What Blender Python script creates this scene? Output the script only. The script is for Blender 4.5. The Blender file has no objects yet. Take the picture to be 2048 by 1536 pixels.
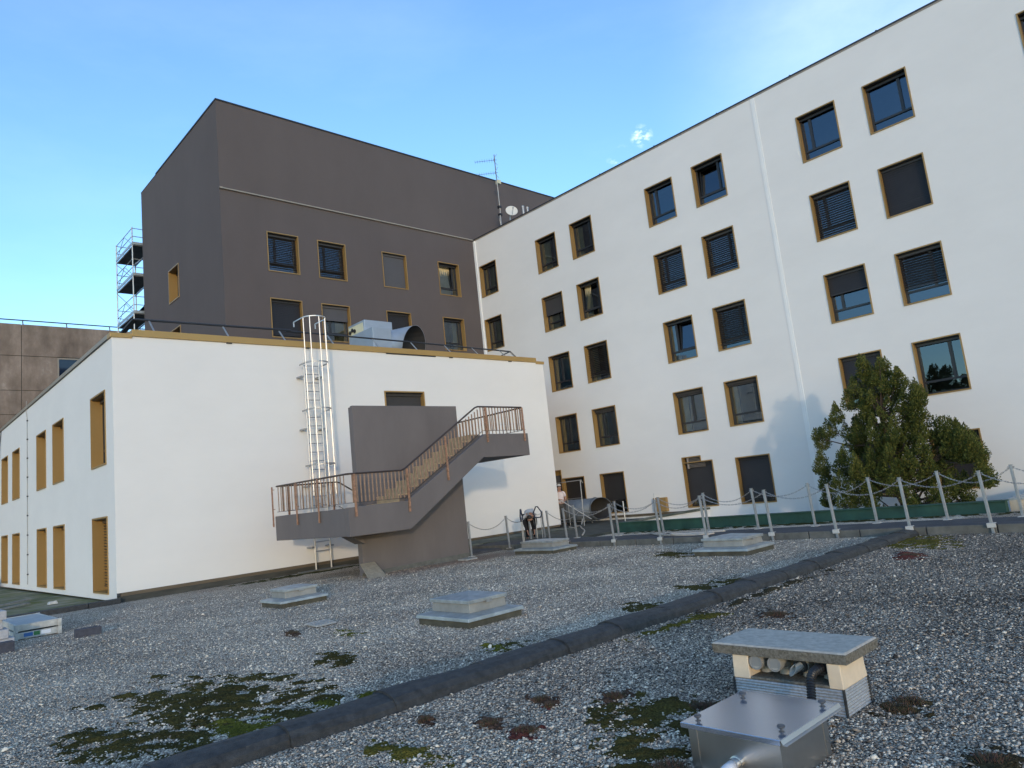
import bpy, bmesh, math, random
import numpy as np
from mathutils import Vector, Matrix

random.seed(7)
RNG = np.random.default_rng(11)
scene = bpy.context.scene
COL = scene.collection
EYE = 1.58                      # camera height over the near roof; everything below is written relative to the eye

# ------------------------------------------------------------------ camera
YAW, PITCH, ROLL, FPX = math.radians(46.649), math.radians(8.723), math.radians(-6.121), 1428.871
fw = Vector((math.cos(YAW)*math.cos(PITCH), math.sin(YAW)*math.cos(PITCH), math.sin(PITCH)))
r0 = Vector((math.sin(YAW), -math.cos(YAW), 0)); u0 = r0.cross(fw)
rt = r0*math.cos(ROLL) + u0*math.sin(ROLL); up = u0*math.cos(ROLL) - r0*math.sin(ROLL)
cam = bpy.data.cameras.new('camera'); cam.sensor_width = 36; cam.lens = FPX/2048*36
cam.clip_start = 0.05; cam.clip_end = 3000
camo = bpy.data.objects.new('camera', cam); COL.objects.link(camo)
camo.matrix_world = Matrix(((rt.x, up.x, -fw.x, 0), (rt.y, up.y, -fw.y, 0), (rt.z, up.z, -fw.z, EYE), (0, 0, 0, 1)))
scene.camera = camo

# ------------------------------------------------------------------ sun, sky, exposure
SUN_DIR = Vector((0.73, 1.0, -0.137)).normalized()       # the way the light travels
SUN_EL = math.asin(-SUN_DIR.z); SUN_ROT = math.atan2(-SUN_DIR.x, -SUN_DIR.y)
sun = bpy.data.lights.new('sun', 'SUN'); sun.energy = 0.5; sun.angle = math.radians(1.6); sun.color = (0.78, 0.62, 0.44)
suno = bpy.data.objects.new('sun', sun); COL.objects.link(suno)
suno.rotation_euler = SUN_DIR.to_track_quat('-Z', 'Y').to_euler(); suno.location = (-30, -40, 30)

world = bpy.data.worlds.new('World'); scene.world = world; world.use_nodes = True
wn = world.node_tree; bg = wn.nodes['Background']
sky = wn.nodes.new('ShaderNodeTexSky'); sky.sky_type = 'NISHITA'; sky.sun_disc = False
sky.sun_elevation = SUN_EL; sky.sun_rotation = SUN_ROT
sky.air_density = 1.0; sky.dust_density = 0.3; sky.ozone_density = 3.0
hs = wn.nodes.new('ShaderNodeHueSaturation'); hs.inputs['Saturation'].default_value = 1.0; hs.inputs['Hue'].default_value = 0.503; hs.inputs['Value'].default_value = 1.30
wn.links.new(sky.outputs[0], hs.inputs['Color'])
# thin clouds: a few wisps above the white wing
tc = wn.nodes.new('ShaderNodeTexCoord')
def wmath(op, a=None, b=None):
    n = wn.nodes.new('ShaderNodeMath'); n.operation = op
    for i, x in enumerate((a, b)):
        if x is None: continue
        if isinstance(x, (int, float)): n.inputs[i].default_value = x
        else: wn.links.new(x, n.inputs[i])
    return n.outputs[0]
def blob(d, c0, c1):
    v = wn.nodes.new('ShaderNodeVectorMath'); v.operation = 'DOT_PRODUCT'; v.inputs[1].default_value = Vector(d).normalized()
    wn.links.new(tc.outputs['Generated'], v.inputs[0])
    m = wn.nodes.new('ShaderNodeMapRange'); m.inputs[1].default_value = math.cos(math.radians(c0)); m.inputs[2].default_value = math.cos(math.radians(c1))
    m.interpolation_type = 'SMOOTHSTEP'
    wn.links.new(v.outputs['Value'], m.inputs[0]); return m.outputs[0]
def wnoise(scale, lo, hi, stretch=(1, 1, 1)):
    mp = wn.nodes.new('ShaderNodeMapping'); mp.inputs['Scale'].default_value = stretch
    wn.links.new(tc.outputs['Generated'], mp.inputs[0])
    n = wn.nodes.new('ShaderNodeTexNoise'); n.inputs['Scale'].default_value = scale; n.inputs['Detail'].default_value = 7; n.inputs['Roughness'].default_value = 0.6
    wn.links.new(mp.outputs[0], n.inputs['Vector'])
    m = wn.nodes.new('ShaderNodeMapRange'); m.inputs[1].default_value = lo; m.inputs[2].default_value = hi
    wn.links.new(n.outputs[0], m.inputs[0]); return m.outputs[0]
c_small = wmath('MULTIPLY', wmath('MAXIMUM', blob((0.7463, 0.4965, 0.4405), 0.95, 0.05), wmath('MULTIPLY', blob((0.738, 0.528, 0.4195), 1.2, 0.1), 0.45)), wnoise(45, 0.50, 0.72, (1, 1, 1.8)))
c_big = wmath('MULTIPLY', blob((0.88, 0.10, 0.43), 24, 3), wnoise(4, 0.12, 0.90, (1, 1, 2.0)))
c_haze = wmath('MULTIPLY', wnoise(2.2, 0.45, 0.95, (1, 1, 3)), 0.06)
cl = wmath('MINIMUM', wmath('ADD', wmath('MULTIPLY', wmath('MAXIMUM', c_small, wmath('MULTIPLY', c_big, 0.36)), 0.74), c_haze), 0.95)
mixc = wn.nodes.new('ShaderNodeMix'); mixc.data_type = 'RGBA'
wn.links.new(cl, mixc.inputs['Factor']); wn.links.new(hs.outputs[0], mixc.inputs['A'])
mixc.inputs['B'].default_value = (5.6, 6.1, 6.8, 1)
wn.links.new(mixc.outputs['Result'], bg.inputs['Color']); bg.inputs['Strength'].default_value = 0.15
vs = scene.view_settings; vs.view_transform = 'Standard'; vs.look = 'None'; vs.gamma = 1.0; vs.use_curve_mapping = False
vs.exposure = 1.42
scene.cycles.max_bounces = 6; scene.cycles.transparent_max_bounces = 8

# ------------------------------------------------------------------ materials
def new_mat(name):
    m = bpy.data.materials.new(name); m.use_nodes = True
    return m, m.node_tree, m.node_tree.nodes['Principled BSDF']
def mat(name, col, rough=0.7, metal=0.0, var=0.12, vscale=1.5, bump=0.0, bscale=40, col2=None, stretch=(1, 1, 1), detail=5, spec=0.5, dist=0.01):
    m, nt, p = new_mat(name)
    p.inputs['Roughness'].default_value = rough; p.inputs['Metallic'].default_value = metal
    p.inputs['Specular IOR Level'].default_value = spec
    t = nt.nodes.new('ShaderNodeTexCoord'); mp = nt.nodes.new('ShaderNodeMapping'); mp.inputs['Scale'].default_value = stretch
    nt.links.new(t.outputs['Object'], mp.inputs[0])
    n = nt.nodes.new('ShaderNodeTexNoise'); n.inputs['Scale'].default_value = vscale; n.inputs['Detail'].default_value = detail; n.inputs['Roughness'].default_value = 0.65
    nt.links.new(mp.outputs[0], n.inputs['Vector'])
    cr = nt.nodes.new('ShaderNodeValToRGB'); cr.color_ramp.elements[0].position = 0.3; cr.color_ramp.elements[1].position = 0.7
    c2 = col2 or tuple(min(1, c*(1+var)) for c in col); c1 = tuple(c*(1-var) for c in col)
    cr.color_ramp.elements[0].color = (*c1, 1); cr.color_ramp.elements[1].color = (*c2, 1)
    nt.links.new(n.outputs[0], cr.inputs[0]); nt.links.new(cr.outputs[0], p.inputs['Base Color'])
    if bump:
        n2 = nt.nodes.new('ShaderNodeTexNoise'); n2.inputs['Scale'].default_value = bscale; n2.inputs['Detail'].default_value = 4
        nt.links.new(mp.outputs[0], n2.inputs['Vector'])
        b = nt.nodes.new('ShaderNodeBump'); b.inputs['Strength'].default_value = bump; b.inputs['Distance'].default_value = dist
        nt.links.new(n2.outputs[0], b.inputs['Height']); nt.links.new(b.outputs[0], p.inputs['Normal'])
    return m
M = {}
M['white'] = mat('white_render', (0.75, 0.738, 0.712), 0.95, var=0.03, vscale=0.35, bump=0.12, bscale=26, stretch=(1, 1, 2.0), dist=0.008)
M['taupe'] = mat('taupe_render', (0.100, 0.084, 0.082), 0.9, var=0.07, vscale=0.5, bump=0.25, bscale=26, stretch=(1, 1, 0.5), dist=0.008)
M['stairgrey'] = mat('grey_paint_concrete', (0.140, 0.123, 0.120), 0.8, var=0.10, vscale=1.2, bump=0.2, bscale=18, stretch=(1, 1, 0.35), dist=0.01)
M['gold'] = mat('gold_aluminium', (0.35, 0.215, 0.075), 0.42, metal=0.25, var=0.05, vscale=0.8)
M['fascia'] = mat('gold_fascia', (0.40, 0.255, 0.085), 0.45, metal=0.2, var=0.06, vscale=0.5)
M['coping'] = mat('taupe_coping', (0.30, 0.26, 0.21), 0.5, metal=0.2, var=0.06)
M['darkmetal'] = mat('anthracite_metal', (0.022, 0.023, 0.026), 0.4, metal=0.0, var=0.1)
M['railgrey'] = mat('dark_grey_rail', (0.045, 0.05, 0.06), 0.45, metal=0.3, var=0.1)
M['galv'] = mat('galvanised_steel', (0.36, 0.365, 0.37), 0.45, metal=0.6, var=0.2, vscale=9)
M['alu'] = mat('bright_aluminium', (0.60, 0.59, 0.57), 0.4, metal=0.6, var=0.06, vscale=5)
M['zinc'] = mat('zinc_sheet', (0.35, 0.375, 0.38), 0.42, metal=0.4, var=0.28, vscale=6, detail=8, bump=0.12, bscale=8, dist=0.02)
M['zincwall'] = mat('dull_zinc', (0.28, 0.275, 0.255), 0.6, metal=0.25, var=0.2, vscale=4)
M['stainless'] = mat('stainless', (0.55, 0.54, 0.53), 0.28, metal=0.95, var=0.08, vscale=3, stretch=(1, 1, 1), bump=0.05, bscale=5, dist=0.02)
M['lid'] = mat('stainless_lid', (0.46, 0.51, 0.61), 0.17, metal=0.85, var=0.03, vscale=2, bump=0.02, bscale=3.5, dist=0.02)
M['hvac'] = mat('hvac_panel', (0.34, 0.40, 0.47), 0.5, metal=0.35, var=0.08, vscale=2)
M['cream_panel'] = mat('cream_panel', (0.62, 0.60, 0.42), 0.6, var=0.1)
M['duct'] = mat('duct_steel', (0.13, 0.15, 0.17), 0.5, metal=0.4, var=0.2, vscale=4)
M['ductin'] = mat('duct_inside', (0.035, 0.032, 0.03), 0.7, var=0.2, vscale=4)
M['tan'] = mat('tan_tile', (0.40, 0.30, 0.19), 0.75, var=0.18, vscale=5, bump=0.2, bscale=60)
M['rust'] = mat('rusty_copper_paint', (0.31, 0.170, 0.105), 0.6, var=0.45, vscale=14, metal=0.1, bump=0.2, bscale=60)
M['railtop'] = mat('dark_brown_rail', (0.045, 0.030, 0.024), 0.5, var=0.25, vscale=10)
M['bronze'] = mat('brown_baluster', (0.29, 0.185, 0.120), 0.55, var=0.35, vscale=8)
M['concrete'] = mat('old_concrete', (0.34, 0.33, 0.31), 0.9, var=0.22, vscale=6, bump=0.35, bscale=70, dist=0.01)
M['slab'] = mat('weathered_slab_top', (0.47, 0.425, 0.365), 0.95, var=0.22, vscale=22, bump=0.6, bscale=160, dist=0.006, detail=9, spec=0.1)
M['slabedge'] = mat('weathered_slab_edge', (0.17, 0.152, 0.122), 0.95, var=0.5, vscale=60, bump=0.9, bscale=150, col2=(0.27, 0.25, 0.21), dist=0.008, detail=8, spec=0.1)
M['creamwall'] = mat('cream_render', (0.72, 0.58, 0.42), 0.85, var=0.07, vscale=9, bump=0.25, bscale=60, dist=0.006)
M['kerbside'] = mat('kerb_concrete', (0.12, 0.118, 0.105), 0.9, var=0.3, vscale=4, bump=0.4, bscale=40)
M['asphalt'] = mat('asphalt', (0.060, 0.060, 0.066), 0.95, var=0.3, vscale=2.2, bump=0.6, bscale=120, detail=8)
M['bitumen'] = mat('bitumen_felt', (0.022, 0.023, 0.024), 0.6, var=0.5, vscale=14, bump=1.0, bscale=150, dist=0.008, col2=(0.060, 0.062, 0.063), detail=9)
M['oldfelt'] = mat('old_felt_base', (0.080, 0.073, 0.052), 0.95, var=0.35, vscale=5, bump=0.5, bscale=50)
M['bitumen2'] = mat('old_bitumen', (0.045, 0.050, 0.043), 0.9, var=0.45, vscale=2.5, bump=0.5, bscale=30)
M['green'] = mat('green_bitumen', (0.018, 0.062, 0.045), 0.75, var=0.35, vscale=1.8, bump=0.3, bscale=12, detail=7)
M['greendirt'] = mat('dirty_green_bitumen', (0.030, 0.058, 0.040), 0.85, var=0.5, vscale=2.2, col2=(0.16, 0.17, 0.14), detail=8, stretch=(1, 1, 2))
M['woodstrip'] = mat('brown_strip', (0.125, 0.095, 0.062), 0.8, var=0.3, vscale=3, stretch=(0.3, 1, 4))
M['skirt'] = mat('dark_skirting', (0.060, 0.058, 0.048), 0.9, var=0.4, vscale=2, stretch=(0.5, 1, 3))
M['pvc'] = mat('grey_pvc', (0.34, 0.325, 0.29), 0.45, var=0.08, vscale=5)
M['pvcdark'] = mat('pvc_inner', (0.25, 0.245, 0.235), 0.5, var=0.06)
M['black'] = mat('black_rubber', (0.012, 0.012, 0.014), 0.4, var=0.2, vscale=10)
M['knob'] = mat('knob_plastic', (0.075, 0.080, 0.090), 0.35, var=0.1)
M['whitepipe'] = mat('white_pipe', (0.75, 0.77, 0.82), 0.35, var=0.04)
M['whitepaint'] = mat('white_foot', (0.50, 0.49, 0.46), 0.7, var=0.15, vscale=12)
M['block'] = mat('dark_block', (0.060, 0.062, 0.078), 0.9, var=0.25, vscale=12, bump=0.5, bscale=80)
M['pale_block'] = mat('pale_block', (0.40, 0.40, 0.42), 0.9, var=0.2, vscale=8, bump=0.3, bscale=60)
M['tray_top'] = mat('grey_deck', (0.36, 0.38, 0.38), 0.6, var=0.15, vscale=4)
M['tray_rim'] = mat('grey_rim', (0.46, 0.46, 0.43), 0.6, var=0.25, vscale=9)
M['blue'] = mat('blue_label', (0.03, 0.13, 0.36), 0.5, var=0.05)
M['grn'] = mat('green_label', (0.03, 0.17, 0.05), 0.5, var=0.05)
M['pvcwhite'] = mat('white_trim', (0.80, 0.80, 0.78), 0.6, var=0.03)
M['hose'] = mat('beige_hose', (0.42, 0.38, 0.33), 0.6, var=0.15, vscale=8)
M['board'] = mat('chipboard', (0.34, 0.29, 0.22), 0.9, var=0.2, vscale=12)
M['plank'] = mat('grey_plank', (0.20, 0.20, 0.19), 0.9, var=0.3, vscale=3, stretch=(6, 1, 1))
M['dish'] = mat('cream_dish', (0.66, 0.63, 0.56), 0.5, var=0.05)
M['antenna'] = mat('antenna_alu', (0.20, 0.22, 0.26), 0.5, metal=0.4, var=0.2)
M['cable'] = mat('grey_cable', (0.30, 0.28, 0.25), 0.7, var=0.2)
M['scaf'] = mat('scaffold_tube', (0.42, 0.46, 0.48), 0.45, metal=0.5, var=0.2)
M['deck'] = mat('scaffold_deck', (0.10, 0.11, 0.115), 0.8, var=0.3)
M['slatdark'] = mat('closed_slat', (0.026, 0.024, 0.024), 0.5, var=0.12)
M['slat'] = mat('blind_slat', (0.050, 0.047, 0.047), 0.45, metal=0.2, var=0.1)
M['screen'] = mat('roller_screen', (0.043, 0.041, 0.041), 0.85, var=0.06, vscale=3)
M['screen2'] = mat('grey_screen', (0.080, 0.080, 0.088), 0.8, var=0.05, vscale=3)
M['curtain'] = mat('cream_curtain', (0.60, 0.50, 0.30), 0.9, var=0.12, vscale=4)
M['teal'] = mat('teal_curtain', (0.12, 0.26, 0.27), 0.9, var=0.12, vscale=3)
M['room'] = mat('room_inside', (0.10, 0.095, 0.09), 0.9, var=0.15, vscale=2)
M['grille'] = mat('grille_slat', (0.30, 0.27, 0.25), 0.6, var=0.1)
M['skin'] = mat('skin', (0.36, 0.20, 0.14), 0.6, var=0.08, vscale=8)
M['hair'] = mat('dark_hair', (0.02, 0.016, 0.013), 0.6, var=0.2)
M['shirt'] = mat('pale_pink_shirt', (0.62, 0.54, 0.53), 0.9, var=0.10, vscale=8)
M['trouser'] = mat('grey_trousers', (0.060, 0.056, 0.052), 0.9, var=0.35, vscale=9)
M['greytop'] = mat('grey_white_top', (0.46, 0.47, 0.48), 0.9, var=0.2, vscale=12)
M['blacktrouser'] = mat('black_trousers', (0.010, 0.010, 0.014), 0.9, var=0.2)
M['navy'] = mat('navy_grip', (0.012, 0.020, 0.045), 0.5, var=0.1)
M['bark'] = mat('bark', (0.07, 0.05, 0.035), 0.95, var=0.4, vscale=8, bump=0.8, bscale=30)

def glass_mat():
    m, nt, p = new_mat('window_glass'); nt.nodes.remove(p)
    out = nt.nodes['Material Output']
    tr = nt.nodes.new('ShaderNodeBsdfTransparent'); tr.inputs[0].default_value = (0.55, 0.58, 0.58, 1)
    gl = nt.nodes.new('ShaderNodeBsdfGlossy'); gl.inputs['Roughness'].default_value = 0.015; gl.inputs['Color'].default_value = (0.68, 0.84, 1.0, 1)
    fr = nt.nodes.new('ShaderNodeFresnel'); fr.inputs['IOR'].default_value = 2.25
    tcx = nt.nodes.new('ShaderNodeTexCoord'); nz = nt.nodes.new('ShaderNodeTexNoise'); nz.inputs['Scale'].default_value = 1.1; nz.inputs['Detail'].default_value = 0
    nt.links.new(tcx.outputs['Object'], nz.inputs['Vector'])
    bp = nt.nodes.new('ShaderNodeBump'); bp.inputs['Strength'].default_value = 0.12; bp.inputs['Distance'].default_value = 0.02
    nt.links.new(nz.outputs[0], bp.inputs['Height']); nt.links.new(bp.outputs[0], gl.inputs['Normal'])
    mx = nt.nodes.new('ShaderNodeMixShader')
    nt.links.new(fr.outputs[0], mx.inputs[0]); nt.links.new(tr.outputs[0], mx.inputs[1]); nt.links.new(gl.outputs[0], mx.inputs[2])
    nt.links.new(mx.outputs[0], out.inputs['Surface'])
    return m
M['glass'] = glass_mat()

def ramp(nt, stops, interp='LINEAR'):
    cr = nt.nodes.new('ShaderNodeValToRGB'); cr.color_ramp.interpolation = interp
    els = cr.color_ramp.elements
    while len(els) < len(stops): els.new(0.5)
    for e, (p, c) in zip(els, stops): e.position = p; e.color = (*c, 1)
    return cr
# crushed light and dark stone: colours given to every cell, a slow drift between paler and darker mixes
def gravel_mat(name, per_stone=False):
    m, nt, p = new_mat(name); p.inputs['Roughness'].default_value = 0.95; p.inputs['Specular IOR Level'].default_value = 0.08
    t = nt.nodes.new('ShaderNodeTexCoord'); g = nt.nodes.new('ShaderNodeNewGeometry')
    stops = [(0.0, (0.052, 0.043, 0.036)), (0.16, (0.124, 0.101, 0.082)), (0.32, (0.247, 0.203, 0.160)), (0.52, (0.391, 0.320, 0.252)), (0.74, (0.556, 0.458, 0.360)), (0.90, (0.721, 0.611, 0.482)), (1.0, (0.865, 0.749, 0.594))]
    cr = ramp(nt, stops)
    pos = g.outputs['Position']
    nz = nt.nodes.new('ShaderNodeTexNoise'); nz.inputs['Scale'].default_value = 0.55; nz.inputs['Detail'].default_value = 6; nz.inputs['Roughness'].default_value = 0.6
    nt.links.new(pos, nz.inputs['Vector'])
    sx = nt.nodes.new('ShaderNodeSeparateXYZ'); nt.links.new(pos, sx.inputs[0])
    # the roof bay in front of the round kerb holds a darker, more worn mix
    bay = nt.nodes.new('ShaderNodeMapRange'); bay.inputs[1].default_value = 5.3; bay.inputs[2].default_value = 5.15
    bay.inputs[3].default_value = 0.0; bay.inputs[4].default_value = 1.0; nt.links.new(sx.outputs['Y'], bay.inputs[0])
    xx = nt.nodes.new('ShaderNodeMapRange'); xx.inputs[1].default_value = 3.5; xx.inputs[2].default_value = 8.0; xx.inputs[3].default_value = 0.08; xx.inputs[4].default_value = 0.27
    nt.links.new(sx.outputs['X'], xx.inputs[0])
    def mt(op, a, b):
        n = nt.nodes.new('ShaderNodeMath'); n.operation = op
        for i, v in enumerate((a, b)):
            if isinstance(v, (int, float)): n.inputs[i].default_value = v
            else: nt.links.new(v, n.inputs[i])
        return n.outputs[0]
    drift = mt('MULTIPLY', mt('SUBTRACT', nz.outputs[0], 0.5), 0.75)
    drift = mt('ADD', mt('SUBTRACT', drift, mt('MULTIPLY', bay.outputs[0], xx.outputs[0])), 0.19)
    lump = nt.nodes.new('ShaderNodeTexNoise'); lump.inputs['Scale'].default_value = 9; lump.inputs['Detail'].default_value = 5; lump.inputs['Roughness'].default_value = 0.75
    nt.links.new(pos, lump.inputs['Vector']); drift = mt('ADD', drift, mt('MULTIPLY', mt('SUBTRACT', lump.outputs[0], 0.5), 0.75))
    strip = nt.nodes.new('ShaderNodeMapRange'); strip.inputs[1].default_value = 16.25; strip.inputs[2].default_value = 16.35; strip.inputs[4].default_value = 0.25
    nt.links.new(sx.outputs['X'], strip.inputs[0]); drift = mt('ADD', drift, strip.outputs[0])
    if per_stone:
        rnd = g.outputs['Random Per Island']
        nt.links.new(mt('ADD', rnd, drift), cr.inputs[0])
    else:
        vo = nt.nodes.new('ShaderNodeTexVoronoi'); vo.inputs['Scale'].default_value = 80
        nt.links.new(pos, vo.inputs['Vector'])
        sp = nt.nodes.new('ShaderNodeSeparateColor'); nt.links.new(vo.outputs['Color'], sp.inputs[0])
        gap = nt.nodes.new('ShaderNodeMapRange'); gap.inputs[1].default_value = 0.62; gap.inputs[2].default_value = 0.40; gap.inputs[3].default_value = -0.35; gap.inputs[4].default_value = 0
        nt.links.new(vo.outputs['Distance'], gap.inputs[0])
        v = mt('ADD', mt('ADD', mt('MULTIPLY', sp.outputs[0], 1.0), drift), gap.outputs[0])
        nt.links.new(v, cr.inputs[0])
        inv = mt('SUBTRACT', 1.0, vo.outputs['Distance'])
        b = nt.nodes.new('ShaderNodeBump'); b.inputs['Strength'].default_value = 0.9; b.inputs['Distance'].default_value = 0.014
        nt.links.new(inv, b.inputs['Height']); nt.links.new(b.outputs[0], p.inputs['Normal'])
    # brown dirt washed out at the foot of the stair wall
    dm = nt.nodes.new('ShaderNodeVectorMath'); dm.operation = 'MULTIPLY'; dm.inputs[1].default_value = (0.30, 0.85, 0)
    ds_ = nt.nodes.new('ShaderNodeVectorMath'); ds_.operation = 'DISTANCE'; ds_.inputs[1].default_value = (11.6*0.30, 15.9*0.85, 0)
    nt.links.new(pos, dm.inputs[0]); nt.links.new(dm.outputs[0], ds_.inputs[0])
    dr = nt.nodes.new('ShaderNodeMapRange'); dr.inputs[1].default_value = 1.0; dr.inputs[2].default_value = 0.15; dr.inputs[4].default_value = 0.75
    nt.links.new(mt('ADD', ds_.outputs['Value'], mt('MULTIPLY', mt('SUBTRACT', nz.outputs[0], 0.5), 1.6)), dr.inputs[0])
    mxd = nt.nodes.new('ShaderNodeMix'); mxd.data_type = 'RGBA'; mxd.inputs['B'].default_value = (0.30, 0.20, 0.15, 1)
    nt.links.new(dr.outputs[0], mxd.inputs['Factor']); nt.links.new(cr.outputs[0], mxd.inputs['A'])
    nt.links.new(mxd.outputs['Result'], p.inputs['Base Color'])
    return m
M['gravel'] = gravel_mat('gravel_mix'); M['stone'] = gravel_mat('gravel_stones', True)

def moss_mat():
    m, nt, p = new_mat('moss'); p.inputs['Roughness'].default_value = 1.0; p.inputs['Specular IOR Level'].default_value = 0.1
    at = nt.nodes.new('ShaderNodeVertexColor'); at.layer_name = 'tone'
    g = nt.nodes.new('ShaderNodeNewGeometry'); n = nt.nodes.new('ShaderNodeTexNoise'); n.inputs['Scale'].default_value = 55; n.inputs['Detail'].default_value = 5
    nt.links.new(g.outputs['Position'], n.inputs['Vector'])
    mx = nt.nodes.new('ShaderNodeMix'); mx.data_type = 'RGBA'; mx.blend_type = 'MULTIPLY'; mx.inputs['Factor'].default_value = 1
    cr = ramp(nt, [(0.3, (0.45, 0.42, 0.35)), (0.7, (1.5, 1.5, 1.4))])
    nt.links.new(n.outputs[0], cr.inputs[0]); nt.links.new(at.outputs[0], mx.inputs['A']); nt.links.new(cr.outputs[0], mx.inputs['B'])
    nt.links.new(mx.outputs['Result'], p.inputs['Base Color'])
    b = nt.nodes.new('ShaderNodeBump'); b.inputs['Strength'].default_value = 1.0; b.inputs['Distance'].default_value = 0.02
    n2 = nt.nodes.new('ShaderNodeTexNoise'); n2.inputs['Scale'].default_value = 120; n2.inputs['Detail'].default_value = 3
    nt.links.new(g.outputs['Position'], n2.inputs['Vector']); nt.links.new(n2.outputs[0], b.inputs['Height']); nt.links.new(b.outputs[0], p.inputs['Normal'])
    return m
M['moss'] = moss_mat()

def foliage_mat():
    m, nt, p = new_mat('conifer_foliage'); p.inputs['Roughness'].default_value = 0.7; p.inputs['Specular IOR Level'].default_value = 0.25
    g = nt.nodes.new('ShaderNodeNewGeometry'); n = nt.nodes.new('ShaderNodeTexNoise'); n.inputs['Scale'].default_value = 2.2; n.inputs['Detail'].default_value = 4
    nt.links.new(g.outputs['Position'], n.inputs['Vector'])
    ad = nt.nodes.new('ShaderNodeMath'); ad.operation = 'MULTIPLY_ADD'; ad.inputs[1].default_value = 0.55
    nt.links.new(g.outputs['Random Per Island'], ad.inputs[0]); 
    sb = nt.nodes.new('ShaderNodeMath'); sb.operation = 'MULTIPLY'; sb.inputs[1].default_value = 0.5; nt.links.new(n.outputs[0], sb.inputs[0]); nt.links.new(sb.outputs[0], ad.inputs[2])
    cr = ramp(nt, [(0.15, (0.024, 0.039, 0.010)), (0.40, (0.055, 0.075, 0.017)), (0.64, (0.115, 0.126, 0.027)), (0.90, (0.165, 0.150, 0.040)), (0.97, (0.18, 0.100, 0.038))])
    nt.links.new(ad.outputs[0], cr.inputs[0]); nt.links.new(cr.outputs[0], p.inputs['Base Color'])
    return m
M['foliage'] = foliage_mat()

def brown_concrete():
    m, nt, p = new_mat('brown_concrete_panels'); p.inputs['Roughness'].default_value = 0.95
    t = nt.nodes.new('ShaderNodeTexCoord'); mp = nt.nodes.new('ShaderNodeMapping'); mp.inputs['Scale'].default_value = (1, 1, 0.6); nt.links.new(t.outputs['Object'], mp.inputs[0])
    n = nt.nodes.new('ShaderNodeTexNoise'); n.inputs['Scale'].default_value = 0.55; n.inputs['Detail'].default_value = 10; n.inputs['Roughness'].default_value = 0.68
    nt.links.new(mp.outputs[0], n.inputs['Vector'])
    cr = ramp(nt, [(0.30, (0.14, 0.108, 0.085)), (0.48, (0.225, 0.175, 0.138)), (0.60, (0.30, 0.24, 0.195)), (0.70, (0.46, 0.40, 0.35))])
    # rain-washed dark streaks running down from the top of the parapet
    mp2 = nt.nodes.new('ShaderNodeMapping'); mp2.inputs['Scale'].default_value = (0.7, 1, 0.10); nt.links.new(t.outputs['Object'], mp2.inputs[0])
    n2 = nt.nodes.new('ShaderNodeTexNoise'); n2.inputs['Scale'].default_value = 1.6; n2.inputs['Detail'].default_value = 5; nt.links.new(mp2.outputs[0], n2.inputs['Vector'])
    cr2 = ramp(nt, [(0.38, (0.45, 0.45, 0.45)), (0.6, (1, 1, 1))]); nt.links.new(n2.outputs[0], cr2.inputs[0])
    mx = nt.nodes.new('ShaderNodeMix'); mx.data_type = 'RGBA'; mx.blend_type = 'MULTIPLY'; mx.inputs['Factor'].default_value = 0.45
    nt.links.new(n.outputs[0], cr.inputs[0]); nt.links.new(cr.outputs[0], mx.inputs['A']); nt.links.new(cr2.outputs[0], mx.inputs['B'])
    nt.links.new(mx.outputs['Result'], p.inputs['Base Color'])
    return m
M['brown'] = brown_concrete()
def corr_mat():
    m, nt, p = new_mat('crinkled_foil_flashing'); p.inputs['Roughness'].default_value = 0.42; p.inputs['Metallic'].default_value = 0.6; p.inputs['Base Color'].default_value = (0.52, 0.54, 0.56, 1)
    t = nt.nodes.new('ShaderNodeTexCoord'); n = nt.nodes.new('ShaderNodeTexNoise'); n.inputs['Scale'].default_value = 60; n.inputs['Detail'].default_value = 6
    nt.links.new(t.outputs['Object'], n.inputs['Vector'])
    cr = ramp(nt, [(0.3, (0.40, 0.39, 0.38)), (0.65, (0.56, 0.55, 0.54))]); nt.links.new(n.outputs[0], cr.inputs[0]); nt.links.new(cr.outputs[0], p.inputs['Base Color'])
    b = nt.nodes.new('ShaderNodeBump'); b.inputs['Strength'].default_value = 0.5; b.inputs['Distance'].default_value = 0.01; nt.links.new(n.outputs[0], b.inputs['Height']); nt.links.new(b.outputs[0], p.inputs['Normal'])
    return m
M['foil'] = corr_mat()

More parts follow.
